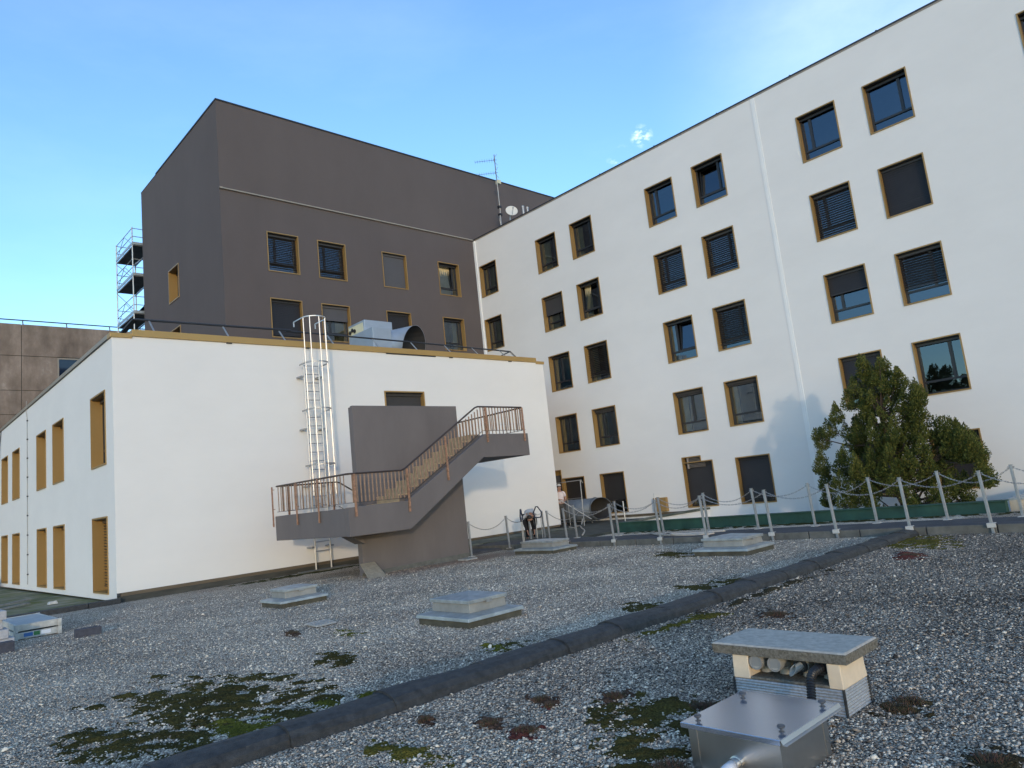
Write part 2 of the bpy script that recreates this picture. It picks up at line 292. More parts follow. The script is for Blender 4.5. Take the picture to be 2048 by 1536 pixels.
# ------------------------------------------------------------------ helpers
def gz(Y): return -1.58 - max(0.0, Y-5.0)*0.0075        # the roof falls gently away from the round kerb
def tag(o, label=None, cat=None, group=None, kind=None):
    if label: o['label'] = label
    if cat: o['category'] = cat
    if group: o['group'] = group
    if kind: o['kind'] = kind
    return o
def thing(name, label, cat, loc=(0, 0, 0), group=None):
    o = bpy.data.objects.new(name, None); o.empty_display_size = 0.2; COL.objects.link(o); o.location = loc
    return tag(o, label, cat, group)
def wloc(o):
    v = Vector(o.location)
    while o.parent: o = o.parent; v = v + Vector(o.location)
    return v
class MB:
    def __init__(s): s.v = []; s.f = []
    def add(s, vs, fs):
        k = len(s.v); s.v += [tuple(x) for x in vs]; s.f += [tuple(i+k for i in f) for f in fs]; return s
    def box(s, x0, x1, y0, y1, z0, z1):
        x0, x1 = sorted((x0, x1)); y0, y1 = sorted((y0, y1)); z0, z1 = sorted((z0, z1))
        return s.add([(x0,y0,z0),(x1,y0,z0),(x1,y1,z0),(x0,y1,z0),(x0,y0,z1),(x1,y0,z1),(x1,y1,z1),(x0,y1,z1)],
                     [(0,3,2,1),(4,5,6,7),(0,1,5,4),(1,2,6,5),(2,3,7,6),(3,0,4,7)])
    def hexa(s, b, t):          # four bottom corners counter-clockwise, four top corners
        return s.add(list(b)+list(t), [(0,3,2,1),(4,5,6,7),(0,1,5,4),(1,2,6,5),(2,3,7,6),(3,0,4,7)])
    def beam(s, a, b, w, h=None, upv=(0, 0, 1)):
        a, b = Vector(a), Vector(b); h = h or w; d = (b-a).normalized(); upv = Vector(upv)
        if abs(d.dot(upv)) > 0.98: upv = Vector((0, 1, 0))
        sx = d.cross(upv).normalized()*w/2; sy = sx.cross(d).normalized()*h/2
        return s.hexa([a-sx-sy, a+sx-sy, a+sx+sy, a-sx+sy], [b-sx-sy, b+sx-sy, b+sx+sy, b-sx+sy])
    def tube(s, pts, r, n=8, caps=True, rs=None):
        pts = [Vector(p) for p in pts]; rings = []; prev = None
        for i, p in enumerate(pts):
            d = (pts[min(i+1, len(pts)-1)]-pts[max(i-1, 0)]).normalized()
            ref = Vector((0, 0, 1)) if abs(d.z) < 0.9 else Vector((1, 0, 0))
            a = d.cross(ref).normalized() if prev is None else (prev - d*prev.dot(d)).normalized()
            prev = a; b = d.cross(a); rr = rs[i] if rs else r
            rings.append([p + (a*math.cos(t) + b*math.sin(t))*rr for t in [2*math.pi*k/n for k in range(n)]])
        vs = [v for ring in rings for v in ring]; fs = []
        for i in range(len(pts)-1):
            for k in range(n):
                fs.append((i*n+k, i*n+(k+1) % n, (i+1)*n+(k+1) % n, (i+1)*n+k))
        if caps: fs.append(tuple(range(n-1, -1, -1))); fs.append(tuple((len(pts)-1)*n+k for k in range(n)))
        return s.add(vs, fs)
    def prism(s, poly, a, b, fn):          # poly of (p,q) pairs, extruded from a to b; fn(p,q,t) -> xyz
        n = len(poly)
        vs = [fn(p, q, a) for p, q in poly] + [fn(p, q, b) for p, q in poly]
        return s.add(vs, [tuple(range(n-1, -1, -1)), tuple(range(n, 2*n))] + [(i, (i+1) % n, n+(i+1) % n, n+i) for i in range(n)])
    def lathe(s, prof, c, axis=(0, 0, 1), n=20, caps=True):
        c = Vector(c); ax = Vector(axis).normalized(); ref = Vector((1, 0, 0)) if abs(ax.x) < 0.8 else Vector((0, 1, 0))
        a = ax.cross(ref).normalized(); b = ax.cross(a); vs = []
        for r, h in prof:
            vs += [c + ax*h + (a*math.cos(2*math.pi*k/n) + b*math.sin(2*math.pi*k/n))*r for k in range(n)]
        fs = []
        for i in range(len(prof)-1):
            for k in range(n): fs.append((i*n+k, i*n+(k+1) % n, (i+1)*n+(k+1) % n, (i+1)*n+k))
        if caps: fs.append(tuple(range(n-1, -1, -1))); fs.append(tuple((len(prof)-1)*n+k for k in range(n)))
        return s.add(vs, fs)
    def build(s, name, m, parent=None, loc=None, bevel=0.0, smooth=False):
        me = bpy.data.meshes.new(name)
        o = bpy.data.objects.new(name, me); COL.objects.link(o)
        off = Vector((0, 0, 0))
        if parent is not None: o.parent = parent; off = wloc(parent)
        if loc is not None:
            o.location = Vector(loc) - off; off = Vector(loc)
        elif parent is None and s.v:
            A = np.array(s.v); c = Vector(((A[:, 0].min()+A[:, 0].max())/2, (A[:, 1].min()+A[:, 1].max())/2, A[:, 2].min())); o.location = c; off = c
        me.from_pydata([(v[0]-off.x, v[1]-off.y, v[2]-off.z) for v in s.v], [], s.f); me.update()
        bm = bmesh.new(); bm.from_mesh(me); bmesh.ops.recalc_face_normals(bm, faces=bm.faces); bm.to_mesh(me); bm.free()
        me.materials.append(M[m] if isinstance(m, str) else m)
        if bevel:
            b = o.modifiers.new('bevel', 'BEVEL'); b.width = bevel; b.segments = 2; b.limit_method = 'ANGLE'
        if smooth:
            for p in me.polygons: p.use_smooth = True
        return o
    def quads(s, name, m, parent=None):     # as given, normals untouched
        me = bpy.data.meshes.new(name); o = bpy.data.objects.new(name, me); COL.objects.link(o)
        off = Vector((0, 0, 0))
        if parent is not None: o.parent = parent; off = wloc(parent)
        me.from_pydata([(v[0]-off.x, v[1]-off.y, v[2]-off.z) for v in s.v], [], s.f); me.update()
        me.materials.append(M[m] if isinstance(m, str) else m); return o
def copy_tree(o, parent=None):
    c = o.copy(); COL.objects.link(c); c.parent = parent
    for ch in [x for x in bpy.data.objects if x.parent == o]: copy_tree(ch, c)
    return c

# wall maps: (u along the wall to the right seen from outside, height v, depth w into the wall)
def faceX(X): return lambda u, v, w=0.0: (X+w, -u, v)       # faces -X, u = -Y
def faceY(Y): return lambda u, v, w=0.0: (u, Y+w, v)        # faces -Y, u = X
def fbox(mb, F, u0, u1, v0, v1, w0, w1):
    a = F(u0, v0, w0); b = F(u1, v1, w1); mb.box(a[0], b[0], a[1], b[1], a[2], b[2])
def wall_with_holes(mb, F, u0, u1, v0, v1, holes):
    us = sorted({u0, u1, *[h[0] for h in holes], *[h[1] for h in holes]}); vv = sorted({v0, v1, *[h[2] for h in holes], *[h[3] for h in holes]})
    us = [u for u in us if u0 <= u <= u1]; vv = [v for v in vv if v0 <= v <= v1]
    idx = {}
    def vid(i, j):
        if (i, j) not in idx: idx[(i, j)] = len(mb.v); mb.v.append(F(us[i], vv[j]))
        return idx[(i, j)]
    for i in range(len(us)-1):
        for j in range(len(vv)-1):
            cu, cv = (us[i]+us[i+1])/2, (vv[j]+vv[j+1])/2
            if any(h[0] < cu < h[1] and h[2] < cv < h[3] for h in holes): continue
            mb.f.append((vid(i, j), vid(i+1, j), vid(i+1, j+1), vid(i, j+1)))
def window(parent, F, u0, u1, v0, v1, kind='clear', mull=0.72, blind=0.0, depth=0.30, curtain=None, tilt=False, th=0.04, transom=True, name='window', bo=0.0):
    """gold lined reveal with an anthracite frame, glass, blind or screen, and what stands behind the glass"""
    s = MB(); pr = -0.025
    e = 0.002
    fbox(s, F, u0+e, u0+th, v0+e, v1-e, pr, depth); fbox(s, F, u1-th, u1-e, v0+e, v1-e, pr, depth)
    fbox(s, F, u0+th, u1-th, v1-th, v1-e, pr, depth); fbox(s, F, u0+th, u1-th, v0+e, v0+th, pr-0.01, depth)
    win = s.build(name, 'gold', parent)
    a0, a1, b0, b1 = u0+th, u1-th, v0+th, v1-th
    fr = MB(); fwid = 0.06; d0, d1 = depth-0.06, depth+0.01
    fbox(fr, F, a0, a0+fwid, b0, b1, d0, d1); fbox(fr, F, a1-fwid, a1, b0, b1, d0, d1)
    fbox(fr, F, a0+fwid, a1-fwid, b1-fwid, b1, d0, d1); fbox(fr, F, a0+fwid, a1-fwid, b0, b0+fwid, d0, d1)
    tz = b0 + 0.24*(b1-b0)
    mu = a0 + (a1-a0)*mull
    if transom:
        fbox(fr, F, a0+fwid, a1-fwid, tz-0.035, tz+0.035, d0-0.005, d1-0.005)
        fbox(fr, F, mu-0.045, mu+0.045, tz+0.035, b1-fwid, d0-0.008, d1-0.008)
    fr.build('window_frame', 'darkmetal', win)
    hb_ = MB(); fbox(hb_, F, a0+.003, a1-.003, b1-.022, b1-.002, .03, depth-.062); fbox(hb_, F, a0+.003, a1-.003, b1-.115, b1-.023, depth-.13, depth-.062); hb_.build('blind_box_dark_soffit', 'darkmetal', win)  # dark plate painting the shade of the soffit, then the blind housing behind it
    if tilt:       # the wider sash tipped inwards at the top
        sa, sb = (a0+fwid, mu-0.045) if mull > 0.5 else (mu+0.045, a1-fwid)
        t = MB()
        def G(u, v, w=0.0):
            k = (v-tz)/(b1-tz); return F(u, v, w + 0.14*k)
        for (p0, p1, q0, q1) in ((sa, sa+0.05, tz+0.04, b1-0.08), (sb-0.05, sb, tz+0.04, b1-0.08), (sa+0.05, sb-0.05, b1-0.13, b1-0.08), (sa+0.05, sb-0.05, tz+0.04, tz+0.09)):
            c = [G(p0, q0, d1), G(p1, q0, d1), G(p1, q0, d1+0.05), G(p0, q0, d1+0.05)]; d = [G(p0, q1, d1), G(p1, q1, d1), G(p1, q1, d1+0.05), G(p0, q1, d1+0.05)]
            t.hexa(c, d)
        t.build('tilted_sash', 'darkmetal', win)
        g = MB(); g.add([G(sa+0.05, tz+0.09, d1+0.02), G(sb-0.05, tz+0.09, d1+0.02), G(sb-0.05, b1-0.13, d1+0.02), G(sa+0.05, b1-0.13, d1+0.02)], [(0, 1, 2, 3)])
        oa, ob = (mu+0.045, a1-fwid) if mull > 0.5 else (a0+fwid, mu-0.045)
        g.add([F(oa, tz, depth-0.02), F(ob, tz, depth-0.02), F(ob, b1-fwid, depth-0.02), F(oa, b1-fwid, depth-0.02)], [(0, 1, 2, 3)])
        g.add([F(a0+fwid, b0+fwid, depth-0.02), F(a1-fwid, b0+fwid, depth-0.02), F(a1-fwid, tz, depth-0.02), F(a0+fwid, tz, depth-0.02)], [(0, 1, 2, 3)])
        g.quads('pane', 'glass', win)
    else:
        g = MB(); g.add([F(a0+0.02, b0+0.02, depth-0.02), F(a1-0.02, b0+0.02, depth-0.02), F(a1-0.02, b1-0.02, depth-0.02), F(a0+0.02, b1-0.02, depth-0.02)], [(0, 1, 2, 3)])
        g.quads('pane', 'glass', win)
    rm = MB(); D = depth+1.6; e2 = 0.012
    rm.add([F(u0+e2, v0+e2, depth+.012), F(u1-e2, v0+e2, depth+.012), F(u1-e2, v1-e2, depth+.012), F(u0+e2, v1-e2, depth+.012), F(u0-.5, v0-.3, D), F(u1+.5, v0-.3, D), F(u1+.5, v1+.2, D), F(u0-.5, v1+.2, D)],
           [(4, 5, 6, 7), (0, 4, 5, 1), (1, 5, 6, 2), (2, 6, 7, 3), (3, 7, 4, 0)])
    rm.build('room_lining', 'room', win)
    if curtain:
        c0, c1, cm = curtain
        n = 14; cb = MB(); ua, ub = a0+(a1-a0)*c0, a0+(a1-a0)*c1
        vs = []
        for i in range(n+1):
            uu = ua+(ub-ua)*i/n; ww = depth+0.13+0.025*math.sin(i*2.4)
            vs += [F(uu, b0-0.02, ww), F(uu, b1+0.02, ww)]
        cb.add(vs, [(2*i, 2*i+2, 2*i+3, 2*i+1) for i in range(n)]); cb.build('curtain', cm, win, smooth=True)
    if kind == 'blind' and blind > 0:
        bl = MB(); zt = b1-0.02; zb = b1-(b1-b0)*blind; step = 0.082; z = zt-0.10; wd = 0.045
        fbox(bl, F, a0+0.01, a1-0.01, zt-0.09, zt, 0.14+bo, 0.21+bo)
        while z > zb+0.02:
            p = [F(a0+0.015, z+0.016, 0.155+bo), F(a1-0.015, z+0.016, 0.155+bo), F(a1-0.015, z-0.016, 0.205+bo), F(a0+0.015, z-0.016, 0.205+bo)]
            q = [F(a0+0.015, z+0.019, 0.156+bo), F(a1-0.015, z+0.019, 0.156+bo), F(a1-0.015, z-0.013, 0.206+bo), F(a0+0.015, z-0.013, 0.206+bo)]
            bl.hexa(p, q); z -= step
        fbox(bl, F, a0+0.012, a1-0.012, zb, zb+0.025, 0.16+bo, 0.20+bo)
        for k in (0.12, 0.88):
            uu = a0+(a1-a0)*k; fbox(bl, F, uu-0.004, uu+0.004, zb, zt, 0.150+bo, 0.154+bo)
        bl.build('venetian_blind', 'slat', win)
    if kind == 'shut':      # closed slats
        bl = MB(); zb = b1-(b1-b0)*blind; z = b1-0.03; step = 0.076
        fbox(bl, F, a0+0.01, a1-0.01, b1-0.11, b1-0.02, 0.13, 0.21)
        z = b1-0.11
        while z-step > zb:
            p = [F(a0+0.012, z-step-0.004, 0.150), F(a1-0.012, z-step-0.004, 0.150), F(a1-0.012, z-step-0.004, 0.153), F(a0+0.012, z-step-0.004, 0.153)]
            q = [F(a0+0.012, z, 0.172), F(a1-0.012, z, 0.172), F(a1-0.012, z, 0.175), F(a0+0.012, z, 0.175)]
            bl.hexa(p, q); z -= step
        fbox(bl, F, a0+0.012, a1-0.012, zb, zb+0.03, 0.145, 0.18)
        bl.build('venetian_blind', 'slatdark', win)
    if kind in ('screen', 'screen2'):
        sc = MB(); zb = b1-(b1-b0)*blind
        fbox(sc, F, a0+0.01, a1-0.01, b1-0.12, b1-0.01, 0.11, 0.21)
        fbox(sc, F, a0+0.02, a1-0.02, zb, b1-0.12, 0.158, 0.163)
        fbox(sc, F, a0+0.02, a1-0.02, zb-0.03, zb, 0.150, 0.172)
        sc.build('roller_screen', kind if kind == 'screen2' else 'screen', win)
    return win

# ------------------------------------------------------------------ the setting
Y1, XC, XE, X2, Y3, XD, YL = 21.266, 5.21, 22.03, 24.917, 28.264, 11.112, 38.96
g = MB(); R_ = 1500; g.add([(-R_, -R_, -9.0), (R_, -R_, -9.0), (R_, R_, -9.0), (-R_, R_, -9.0)], [(0, 1, 2, 3)])
M['far'] = mat('distant_ground', (0.11, 0.115, 0.09), 0.95, var=0.3, vscale=0.05)
tag(g.build('ground', 'far'), kind='structure')
# gravel roof: main sheet up to the courtyard, plus the strip right of it
def sheet(mb, x0, x1, y0, y1, dz=0.0, n=1):
    ys = sorted({y0, y1, *[y for y in (5.0,) if y0 < y < y1]})
    vs = []; fs = []
    for y in ys: vs += [(x0, y, gz(y)+dz), (x1, y, gz(y)+dz)]
    for i in range(len(ys)-1): fs.append((2*i, 2*i+1, 2*i+3, 2*i+2))
    mb.add(vs, fs)
g = MB(); sheet(g, -14, 19.45, -14, 21.3); sheet(g, 19.45, 24.917, -14, 4.62)
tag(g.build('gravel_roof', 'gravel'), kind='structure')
g = MB(); g.add([(-14, -14, -9), (24.9, -14, -9), (24.9, -14, gz(0)-.02), (-14, -14, gz(0)-.02), (-14, 45, -9), (-14, 45, gz(45)-.05), (-14, 21, gz(21)-.02), (-14, 5, gz(5)-.02)], [(0, 1, 2, 3), (0, 3, 7, 6, 5, 4)])
tag(g.build('roof_edge_wall', 'concrete'), kind='structure')
M['mossroof'] = mat('mossy_roof', (0.15, 0.18, 0.035), 1.0, var=0.3, vscale=1.1, col2=(0.34, 0.30, 0.24), bump=0.4, bscale=45, detail=9, dist=0.008, spec=0.05)
g = MB(); g.add([(-14, 21.3, gz(21.3)+0.004), (5.45, 21.3, gz(21.3)+0.004), (5.45, 46, gz(46)+.1), (-14, 46, gz(46)+.1)], [(0, 1, 2, 3)])
tag(g.build('mossy_roof', 'mossroof'), kind='structure')
# courtyard, sunk between the green parapet and the white wing
g = MB(); g.add([(19.3, 4.6, -4.6), (24.92, 4.6, -4.6), (24.92, 16.0, -4.6), (19.3, 16.0, -4.6)], [(0, 1, 2, 3)])
M['soil'] = mat('courtyard_soil', (0.07, 0.06, 0.04), 1.0, var=0.4, vscale=3, bump=0.6, bscale=30)
tag(g.build('courtyard_ground', 'soil'), kind='structure')
# walkway along the wing, with a branch towards the stair
g = MB(); wy0, wy1 = -14, 18.6
ys = [-14, 5.0, 18.6]; vs = []
for y in ys: vs += [(15.0, y, gz(y)-0.05), (16.3, y, gz(y)-0.05), (16.3, y, gz(y)+0.155), (15.0, y, gz(y)+0.155)]
fs = []
for i in range(2):
    k = 4*i
    for a in range(4): fs.append((k+a, k+(a+1) % 4, k+4+(a+1) % 4, k+4+a))
fs += [(0, 1, 2, 3), (8, 9, 10, 11)]
g.add(vs, fs); wk = g.build('walkway', 'asphalt'); tag(wk, kind='structure')
g = MB(); y = -10.0; k = 0
while y < 18.4:
    L = 1.15+0.1*math.sin(k*2.1)
    a, b = gz(y), gz(y+L)
    if True:
        g.hexa([(14.965, y+.012, a-.04), (15.0-.001, y+.012, a-.04), (15.0-.001, y+L-.012, b-.04), (14.965, y+L-.012, b-.04)], [(14.965, y+.012, a+.148), (15.0-.001, y+.012, a+.152), (15.0-.001, y+L-.012, b+.152), (14.965, y+L-.012, b+.148)])
    y += L; k += 1
tag(g.build('walkway_kerb', 'kerbside', bevel=0.008), kind='structure')
g = MB(); g.box(13.32, 14.99, 17.1, 18.5, gz(18)-.06, gz(18)+.07)
tag(g.build('side_path', 'asphalt', bevel=0.02), kind='structure')
# deck of the annex roof behind the courtyard
g = MB(); g.box(16.31, X2-.01, 15.98, 30.0, -1.9, gz(20)+0.11)
tag(g.build('annex_roof', 'bitumen2'), kind='structure')
g = MB(); g.box(14.0, 16.31, 18.62, Y1-.03, -1.9, gz(20)+0.06)
tag(g.build('annex_roof_edge', 'bitumen2'), kind='structure')

# ------------------------------------------------------------------ white wing (facade facing -X)
wing = thing('white_building', 'tall white rendered building with five rows of gold edged square windows, behind the tree', 'building', (X2, 8.0, -4.6))
F = faceX(X2)
colsY = {1: (27.992, 26.636), 2: (23.615, 22.231), 3: (21.285, 19.904), 4: (16.827, 15.401), 5: (14.455, 13.036), 6: (9.992, 8.574), 7: (7.638, 6.243), 8: (3.19, 1.80), 9: (0.82, -0.57)}
rowsZ = {1: (12.347, 10.581), 2: (9.354, 7.606), 3: (6.395, 4.634), 4: (3.425, 1.664), 5: (0.483, -1.294)}
CU = (0.04, 0.34, 'curtain')
spec = {(1,1): dict(curtain=(0.12,0.5,'curtain'), mull=0.3), (1,2): dict(curtain=(0.12,0.5,'curtain'), mull=0.3), (1,3): {}, (1,4): {},
 (2,1): dict(curtain=(0.1,0.42,'curtain'), mull=0.75), (3,1): dict(curtain=(0.08,0.3,'curtain'), mull=0.75),
 (2,2): dict(kind='screen', blind=0.52, curtain=(0.1,0.45,'curtain')), (3,2): dict(curtain=(0.05,0.34,'curtain'), mull=0.8, tilt=True),
 (2,3): dict(curtain=(0.0,1.0,'teal'), mull=0.42), (3,3): dict(kind='blind', blind=0.86, curtain=(0.06,0.3,'curtain')),
 (2,4): dict(curtain=(0.08,0.4,'curtain'), mull=0.45), (3,4): dict(kind='screen', blind=0.10, curtain=(0.06,0.34,'curtain'), mull=0.3),
 (2,5): dict(kind='shut', blind=0.97), (3,5): dict(kind='shut', blind=0.72, curtain=(0.0,0.9,'curtain')),
 (4,1): dict(mull=0.27), (5,1): dict(mull=0.75, tilt=True), (4,2): dict(kind='blind', blind=0.97, mull=0.27), (5,2): dict(kind='blind', blind=0.97, mull=0.75),
 (4,3): dict(mull=0.3, tilt=True, curtain=(0.03,0.22,'curtain')), (5,3): dict(kind='blind', blind=0.88, mull=0.72),
 (4,4): dict(kind='screen', blind=0.10, mull=0.5, curtain=(0.05,0.26,'curtain')), (5,4): dict(kind='screen', blind=0.09, mull=0.82, curtain=(0.03,0.2,'curtain')),
 (4,5): None, (5,5): dict(kind='shut', blind=0.95),
 (6,1): dict(mull=0.25), (7,1): dict(mull=0.76), (6,2): dict(kind='blind', blind=0.97, mull=0.27), (7,2): dict(kind='shut', blind=0.99),
 (6,3): dict(kind='shut', blind=0.44, mull=0.27), (7,3): dict(kind='blind', blind=0.70, mull=0.70), (6,4): dict(kind='shut', blind=0.84, mull=0.3), (7,4): dict(mull=0.72),
 (6,5): dict(kind='shut', blind=0.9), (7,5): dict(kind='shut', blind=0.97)}
holes = []
for c, (yl, yr) in colsY.items():
    for r, (zt, zb) in rowsZ.items():
        if c == 1 and r == 5: continue
        if c >= 8 and r == 5: continue
        holes.append((-yl, -yr, zb, zt, c, r))
NOTCH = (-16.85, -15.44, -1.29, 0.52)      # the row-five window with a ventilation grille set in a raised corner
DOOR = (-24.55, -23.64, -1.40, 0.90)
hl = [h[:4] for h in holes if (h[4], h[5]) != (4, 5)] + [NOTCH, (-16.85, -15.95, 0.52, 0.74), DOOR]
w = MB(); wall_with_holes(w, F, -30.5, 14.0, -4.6, 13.93, hl)
w.build('facade', 'white', wing)
w = MB(); w.add([(X2, 30.5, 13.5), (X2+14, 30.5, 13.5), (X2+14, -14, 13.5), (X2, -14, 13.5), (X2+14, 30.5, -9), (X2+14, -14, -9), (X2, -14, -9), (X2, -14, 13.93), (X2+14, -14, 13.93), (X2+14, 30.5, 13.93), (X2, 30.5, -9)], [(0, 1, 2, 3), (9, 8, 5, 4), (7, 8, 5, 6)])
w.build('roof', 'concrete', wing)
w = MB(); y = 28.24; k = 0
w.box(X2-.03, X2+.32, -14, 28.24, 13.931, 13.985)
while y > -13:
    w.box(X2-.034, X2+.10, y-.05, y, 13.93, 14.005); y -= 3.05
w.build('coping', 'railgrey', wing)
w = MB(); w.box(X2-.012, X2+.001, -14, 28.24, 13.87, 13.930); w.build('coping_drip', 'coping', wing)
w = MB(); w.box(X2-.016, X2+.001, 11.38, 11.54, -1.75, 13.86); w.box(X2-.020, X2-.015, 11.445, 11.475, -1.75, 13.86)
w.build('joint_cover', 'pvcwhite', wing)
w = MB(); w.box(X2-.055, X2+.001, 28.12, 28.255, -1.3, 13.86); w.build('corner_bead', 'pvcwhite', wing)
w = MB(); w.box(X2-.05, X2-.001, 16.0, 26.5, -1.50, -1.40); w.build('base_strip', 'woodstrip', wing)
for u0, u1, zb, zt, c, r in holes:
    if (c, r) == (4, 5): continue
    sp = spec.get((c, r), dict(mull=0.3 if c % 2 else 0.7)) or {}
    window(wing, F, u0, u1, zb, zt, **sp)
# the notched window
nw = window(wing, F, *NOTCH, kind='shut', blind=0.90, curtain=(0, 0.9, 'curtain'))
s = MB(); u0, u1, v0, v1 = -16.85, -15.95, 0.525, 0.74
fbox(s, F, u0+.002, u0+.04, v0, v1-.002, -.025, .30); fbox(s, F, u1-.04, u1-.002, v0, v1-.002, -.025, .30); fbox(s, F, u0+.04, u1-.04, v1-.04, v1-.002, -.025, .30)
s.build('reveal_step', 'gold', nw)
s = MB(); z = 0.70
while z > 0.30:
    s.hexa([F(u0+.25, z, .05), F(u1+.1, z, .05), F(u1+.1, z-.03, .11), F(u0+.25, z-.03, .11)], [F(u0+.25, z+.008, .05), F(u1+.1, z+.008, .05), F(u1+.1, z-.022, .11), F(u0+.25, z-.022, .11)]); z -= 0.055
fbox(s, F, u0+.20, u0+.25, 0.26, 0.70, .04, .13)
s.build('vent_grille', 'grille', nw)
s = MB(); fbox(s, F, u0+.04, u1-.04, .53, .70, .2, .22); s.build('vent_backing', 'darkmetal', nw)
# gold door leaf beside the corner of the low building
s = MB(); u0, u1, v0, v1 = DOOR
fbox(s, F, u0+.002, u0+.05, v0, v1-.002, -.025, .25); fbox(s, F, u1-.05, u1-.002, v0, v1-.002, -.025, .25); fbox(s, F, u0+.05, u1-.05, v1-.05, v1-.002, -.025, .25)
dr = s.build('door', 'gold', wing); s = MB(); fbox(s, F, u0+.05, u1-.05, v0, v1-.05, .20, .24); s.build('door_leaf', 'fascia', dr)
s = MB(); fbox(s, F, u0+.25, u1-.25, v0+1.1, v1-.25, .17, .20); s.build('door_pane', 'screen2', dr)
# gold box fixed low on the wall
gb = MB(); gb.box(X2-.16, X2+.0, 17.80, 18.43, -1.36, -0.79); gb.build('wall_box', 'gold', wing, bevel=0.008)

# ------------------------------------------------------------------ taupe building (front facing -Y)
dark = thing('taupe_building', 'tall dark taupe rendered building with gold edged windows and a pale ledge', 'building', (XD, Y3, -4.6))
F = faceY(Y3); FS = faceX(XD)
dc = {1: (13.054, 14.523), 2: (15.441, 16.891), 3: (18.876, 20.313), 4: (22.283, 23.69)}; drz = {1: (12.374, 10.566), 2: (9.377, 7.623)}
dspec = {(1,1): dict(kind='blind', blind=0.93, mull=0.3), (2,1): dict(kind='blind', blind=0.95, mull=0.3), (3,1): dict(kind='screen2', blind=0.97), (4,1): dict(mull=0.8, tilt=True, curtain=(0.25, 0.8, 'curtain')),
         (1,2): dict(kind='shut', blind=0.97), (2,2): dict(kind='screen2', blind=0.40, curtain=(0.6, 0.95, 'curtain'), mull=0.35), (3,2): dict(kind='shut', blind=0.97), (4,2): dict(mull=0.85, curtain=(0.65, 0.95, 'curtain'))}
dh = [(a, b, zb, zt, c, r) for c, (a, b) in dc.items() for r, (zt, zb) in drz.items()]
w = MB(); wall_with_holes(w, F, XD, 36.0, -4.6, 17.93, [h[:4] for h in dh])
sh = [(-35.01, -33.55, 10.66, 12.33), (-35.01, -33.55, 7.66, 9.33)]
wall_with_holes(w, FS, -YL, -Y3, -4.6, 17.93, sh)
w.add([(XD, YL, -4.6), (36, YL, -4.6), (36, YL, 17.93), (XD, YL, 17.93), (36, Y3, -4.6), (36, Y3, 17.93)], [(0, 1, 2, 3), (1, 4, 5, 2)])
w.quads('facade', 'taupe', dark)
w = MB(); w.add([(XD, Y3, 17.6), (36, Y3, 17.6), (36, YL, 17.6), (XD, YL, 17.6)], [(0, 1, 2, 3)]); w.build('roof', 'bitumen2', dark)
w = MB(); w.box(XD-.03, 36.03, Y3-.035, Y3+.25, 17.931, 17.995); w.box(XD-.035, XD+.25, Y3+.251, 36.4, 17.931, 17.995); w.box(XD-.012, XD+.24, 36.41, YL, 17.931, 17.96)
w.build('coping', 'darkmetal', dark)
w = MB(); w.box(XD-.03, X2-.06, Y3-.085, Y3-.001, 13.90, 13.955); w.box(XD-.03, XD+.10, Y3-.10, Y3-.001, 13.89, 13.965); w.build('ledge', 'coping', dark)
for a, b, zb, zt, c, r in dh: window(dark, F, a, b, zb, zt, **dspec[(c, r)])
for h in sh: window(dark, FS, *h, depth=0.45, th=0.05)

# ------------------------------------------------------------------ low white building
low = thing('low_building', 'low white two storey building with a gold roof edge, behind the outside staircase', 'building', (XC, Y1, -1.7))
F = faceY(Y1); FS = faceX(XC)
lY = {1: (23.658, 22.022), 2: (29.03, 27.317), 3: (31.936, 30.222), 4: (37.348, 35.632), 5: (40.307, 38.598)}
lZ = {1: (4.08, 1.983), 2: (0.580, -1.507)}
lh = [(-a, -b, zb, zt) for (a, b) in lY.values() for (zt, zb) in lZ.values()]
DOORW = (13.84, 15.57, 1.72, 4.08)
w = MB(); wall_with_holes(w, F, XC, XE, -1.46, 5.46, [DOORW])
wall_with_holes(w, FS, -44.0, -Y1, -1.66, 5.40, lh)
w.add([(XE, Y1, -1.46), (XE, 30, -1.46), (XE, 30, 5.46), (XE, Y1, 5.46)], [(0, 1, 2, 3)])
w.quads('walls', 'white', low)
w = MB(); w.add([(XC+.02, Y1+.05, 5.36), (XE-.02, Y1+.05, 5.36), (XE-.02, Y3-.01, 5.36), (XD-.01, Y3-.01, 5.36), (XD-.01, 44, 5.36), (XC+.02, 44, 5.36)], [(0, 1, 2, 3, 4, 5)]); w.build('roof', 'bitumen2', low)
w = MB(); w.box(5.72, 21.60, Y1-.05, Y1+.30, 5.462, 5.66)
w.box(XC-.045, 5.719, Y1-.04, Y1+.30, 5.405, 5.535); w.box(21.601, XE+.05, Y1-.04, Y1+.30, 5.405, 5.525)
w.build('fascia', 'fascia', low, bevel=0.006)
w = MB(); w.box(XC-.045, XC+.28, Y1+.301, 44, 5.425, 5.545); w.build('coping', 'coping', low)
w = MB(); w.box(XC-.02, XC-.001, Y1-.001, 44, 5.402, 5.424); w.build('coping_shadow_joint', 'darkmetal', low)
w = MB()
for x in (8.35, 10.93, 16.9, 20.0): w.box(x, x+.16, Y1-.045, Y1-.001, 5.425, 5.461)
w.box(14.05, 16.25, Y1-.03, Y1-.001, 5.425, 5.461)  # long dark strip stands in for the shadow gap under the fascia
w.build('fascia_bracket_and_gap', 'darkmetal', low)
for h in lh: window(low, FS, *h, depth=0.35, th=0.045, mull=0.5) if h[1] < -23 or h[3] > 1 else window(low, FS, *h, depth=0.42, th=0.045, kind='blind', blind=0.95, mull=0.5, bo=.09)
window(low, F, *DOORW, kind='screen', blind=0.93, depth=0.35, th=0.05, transom=False)
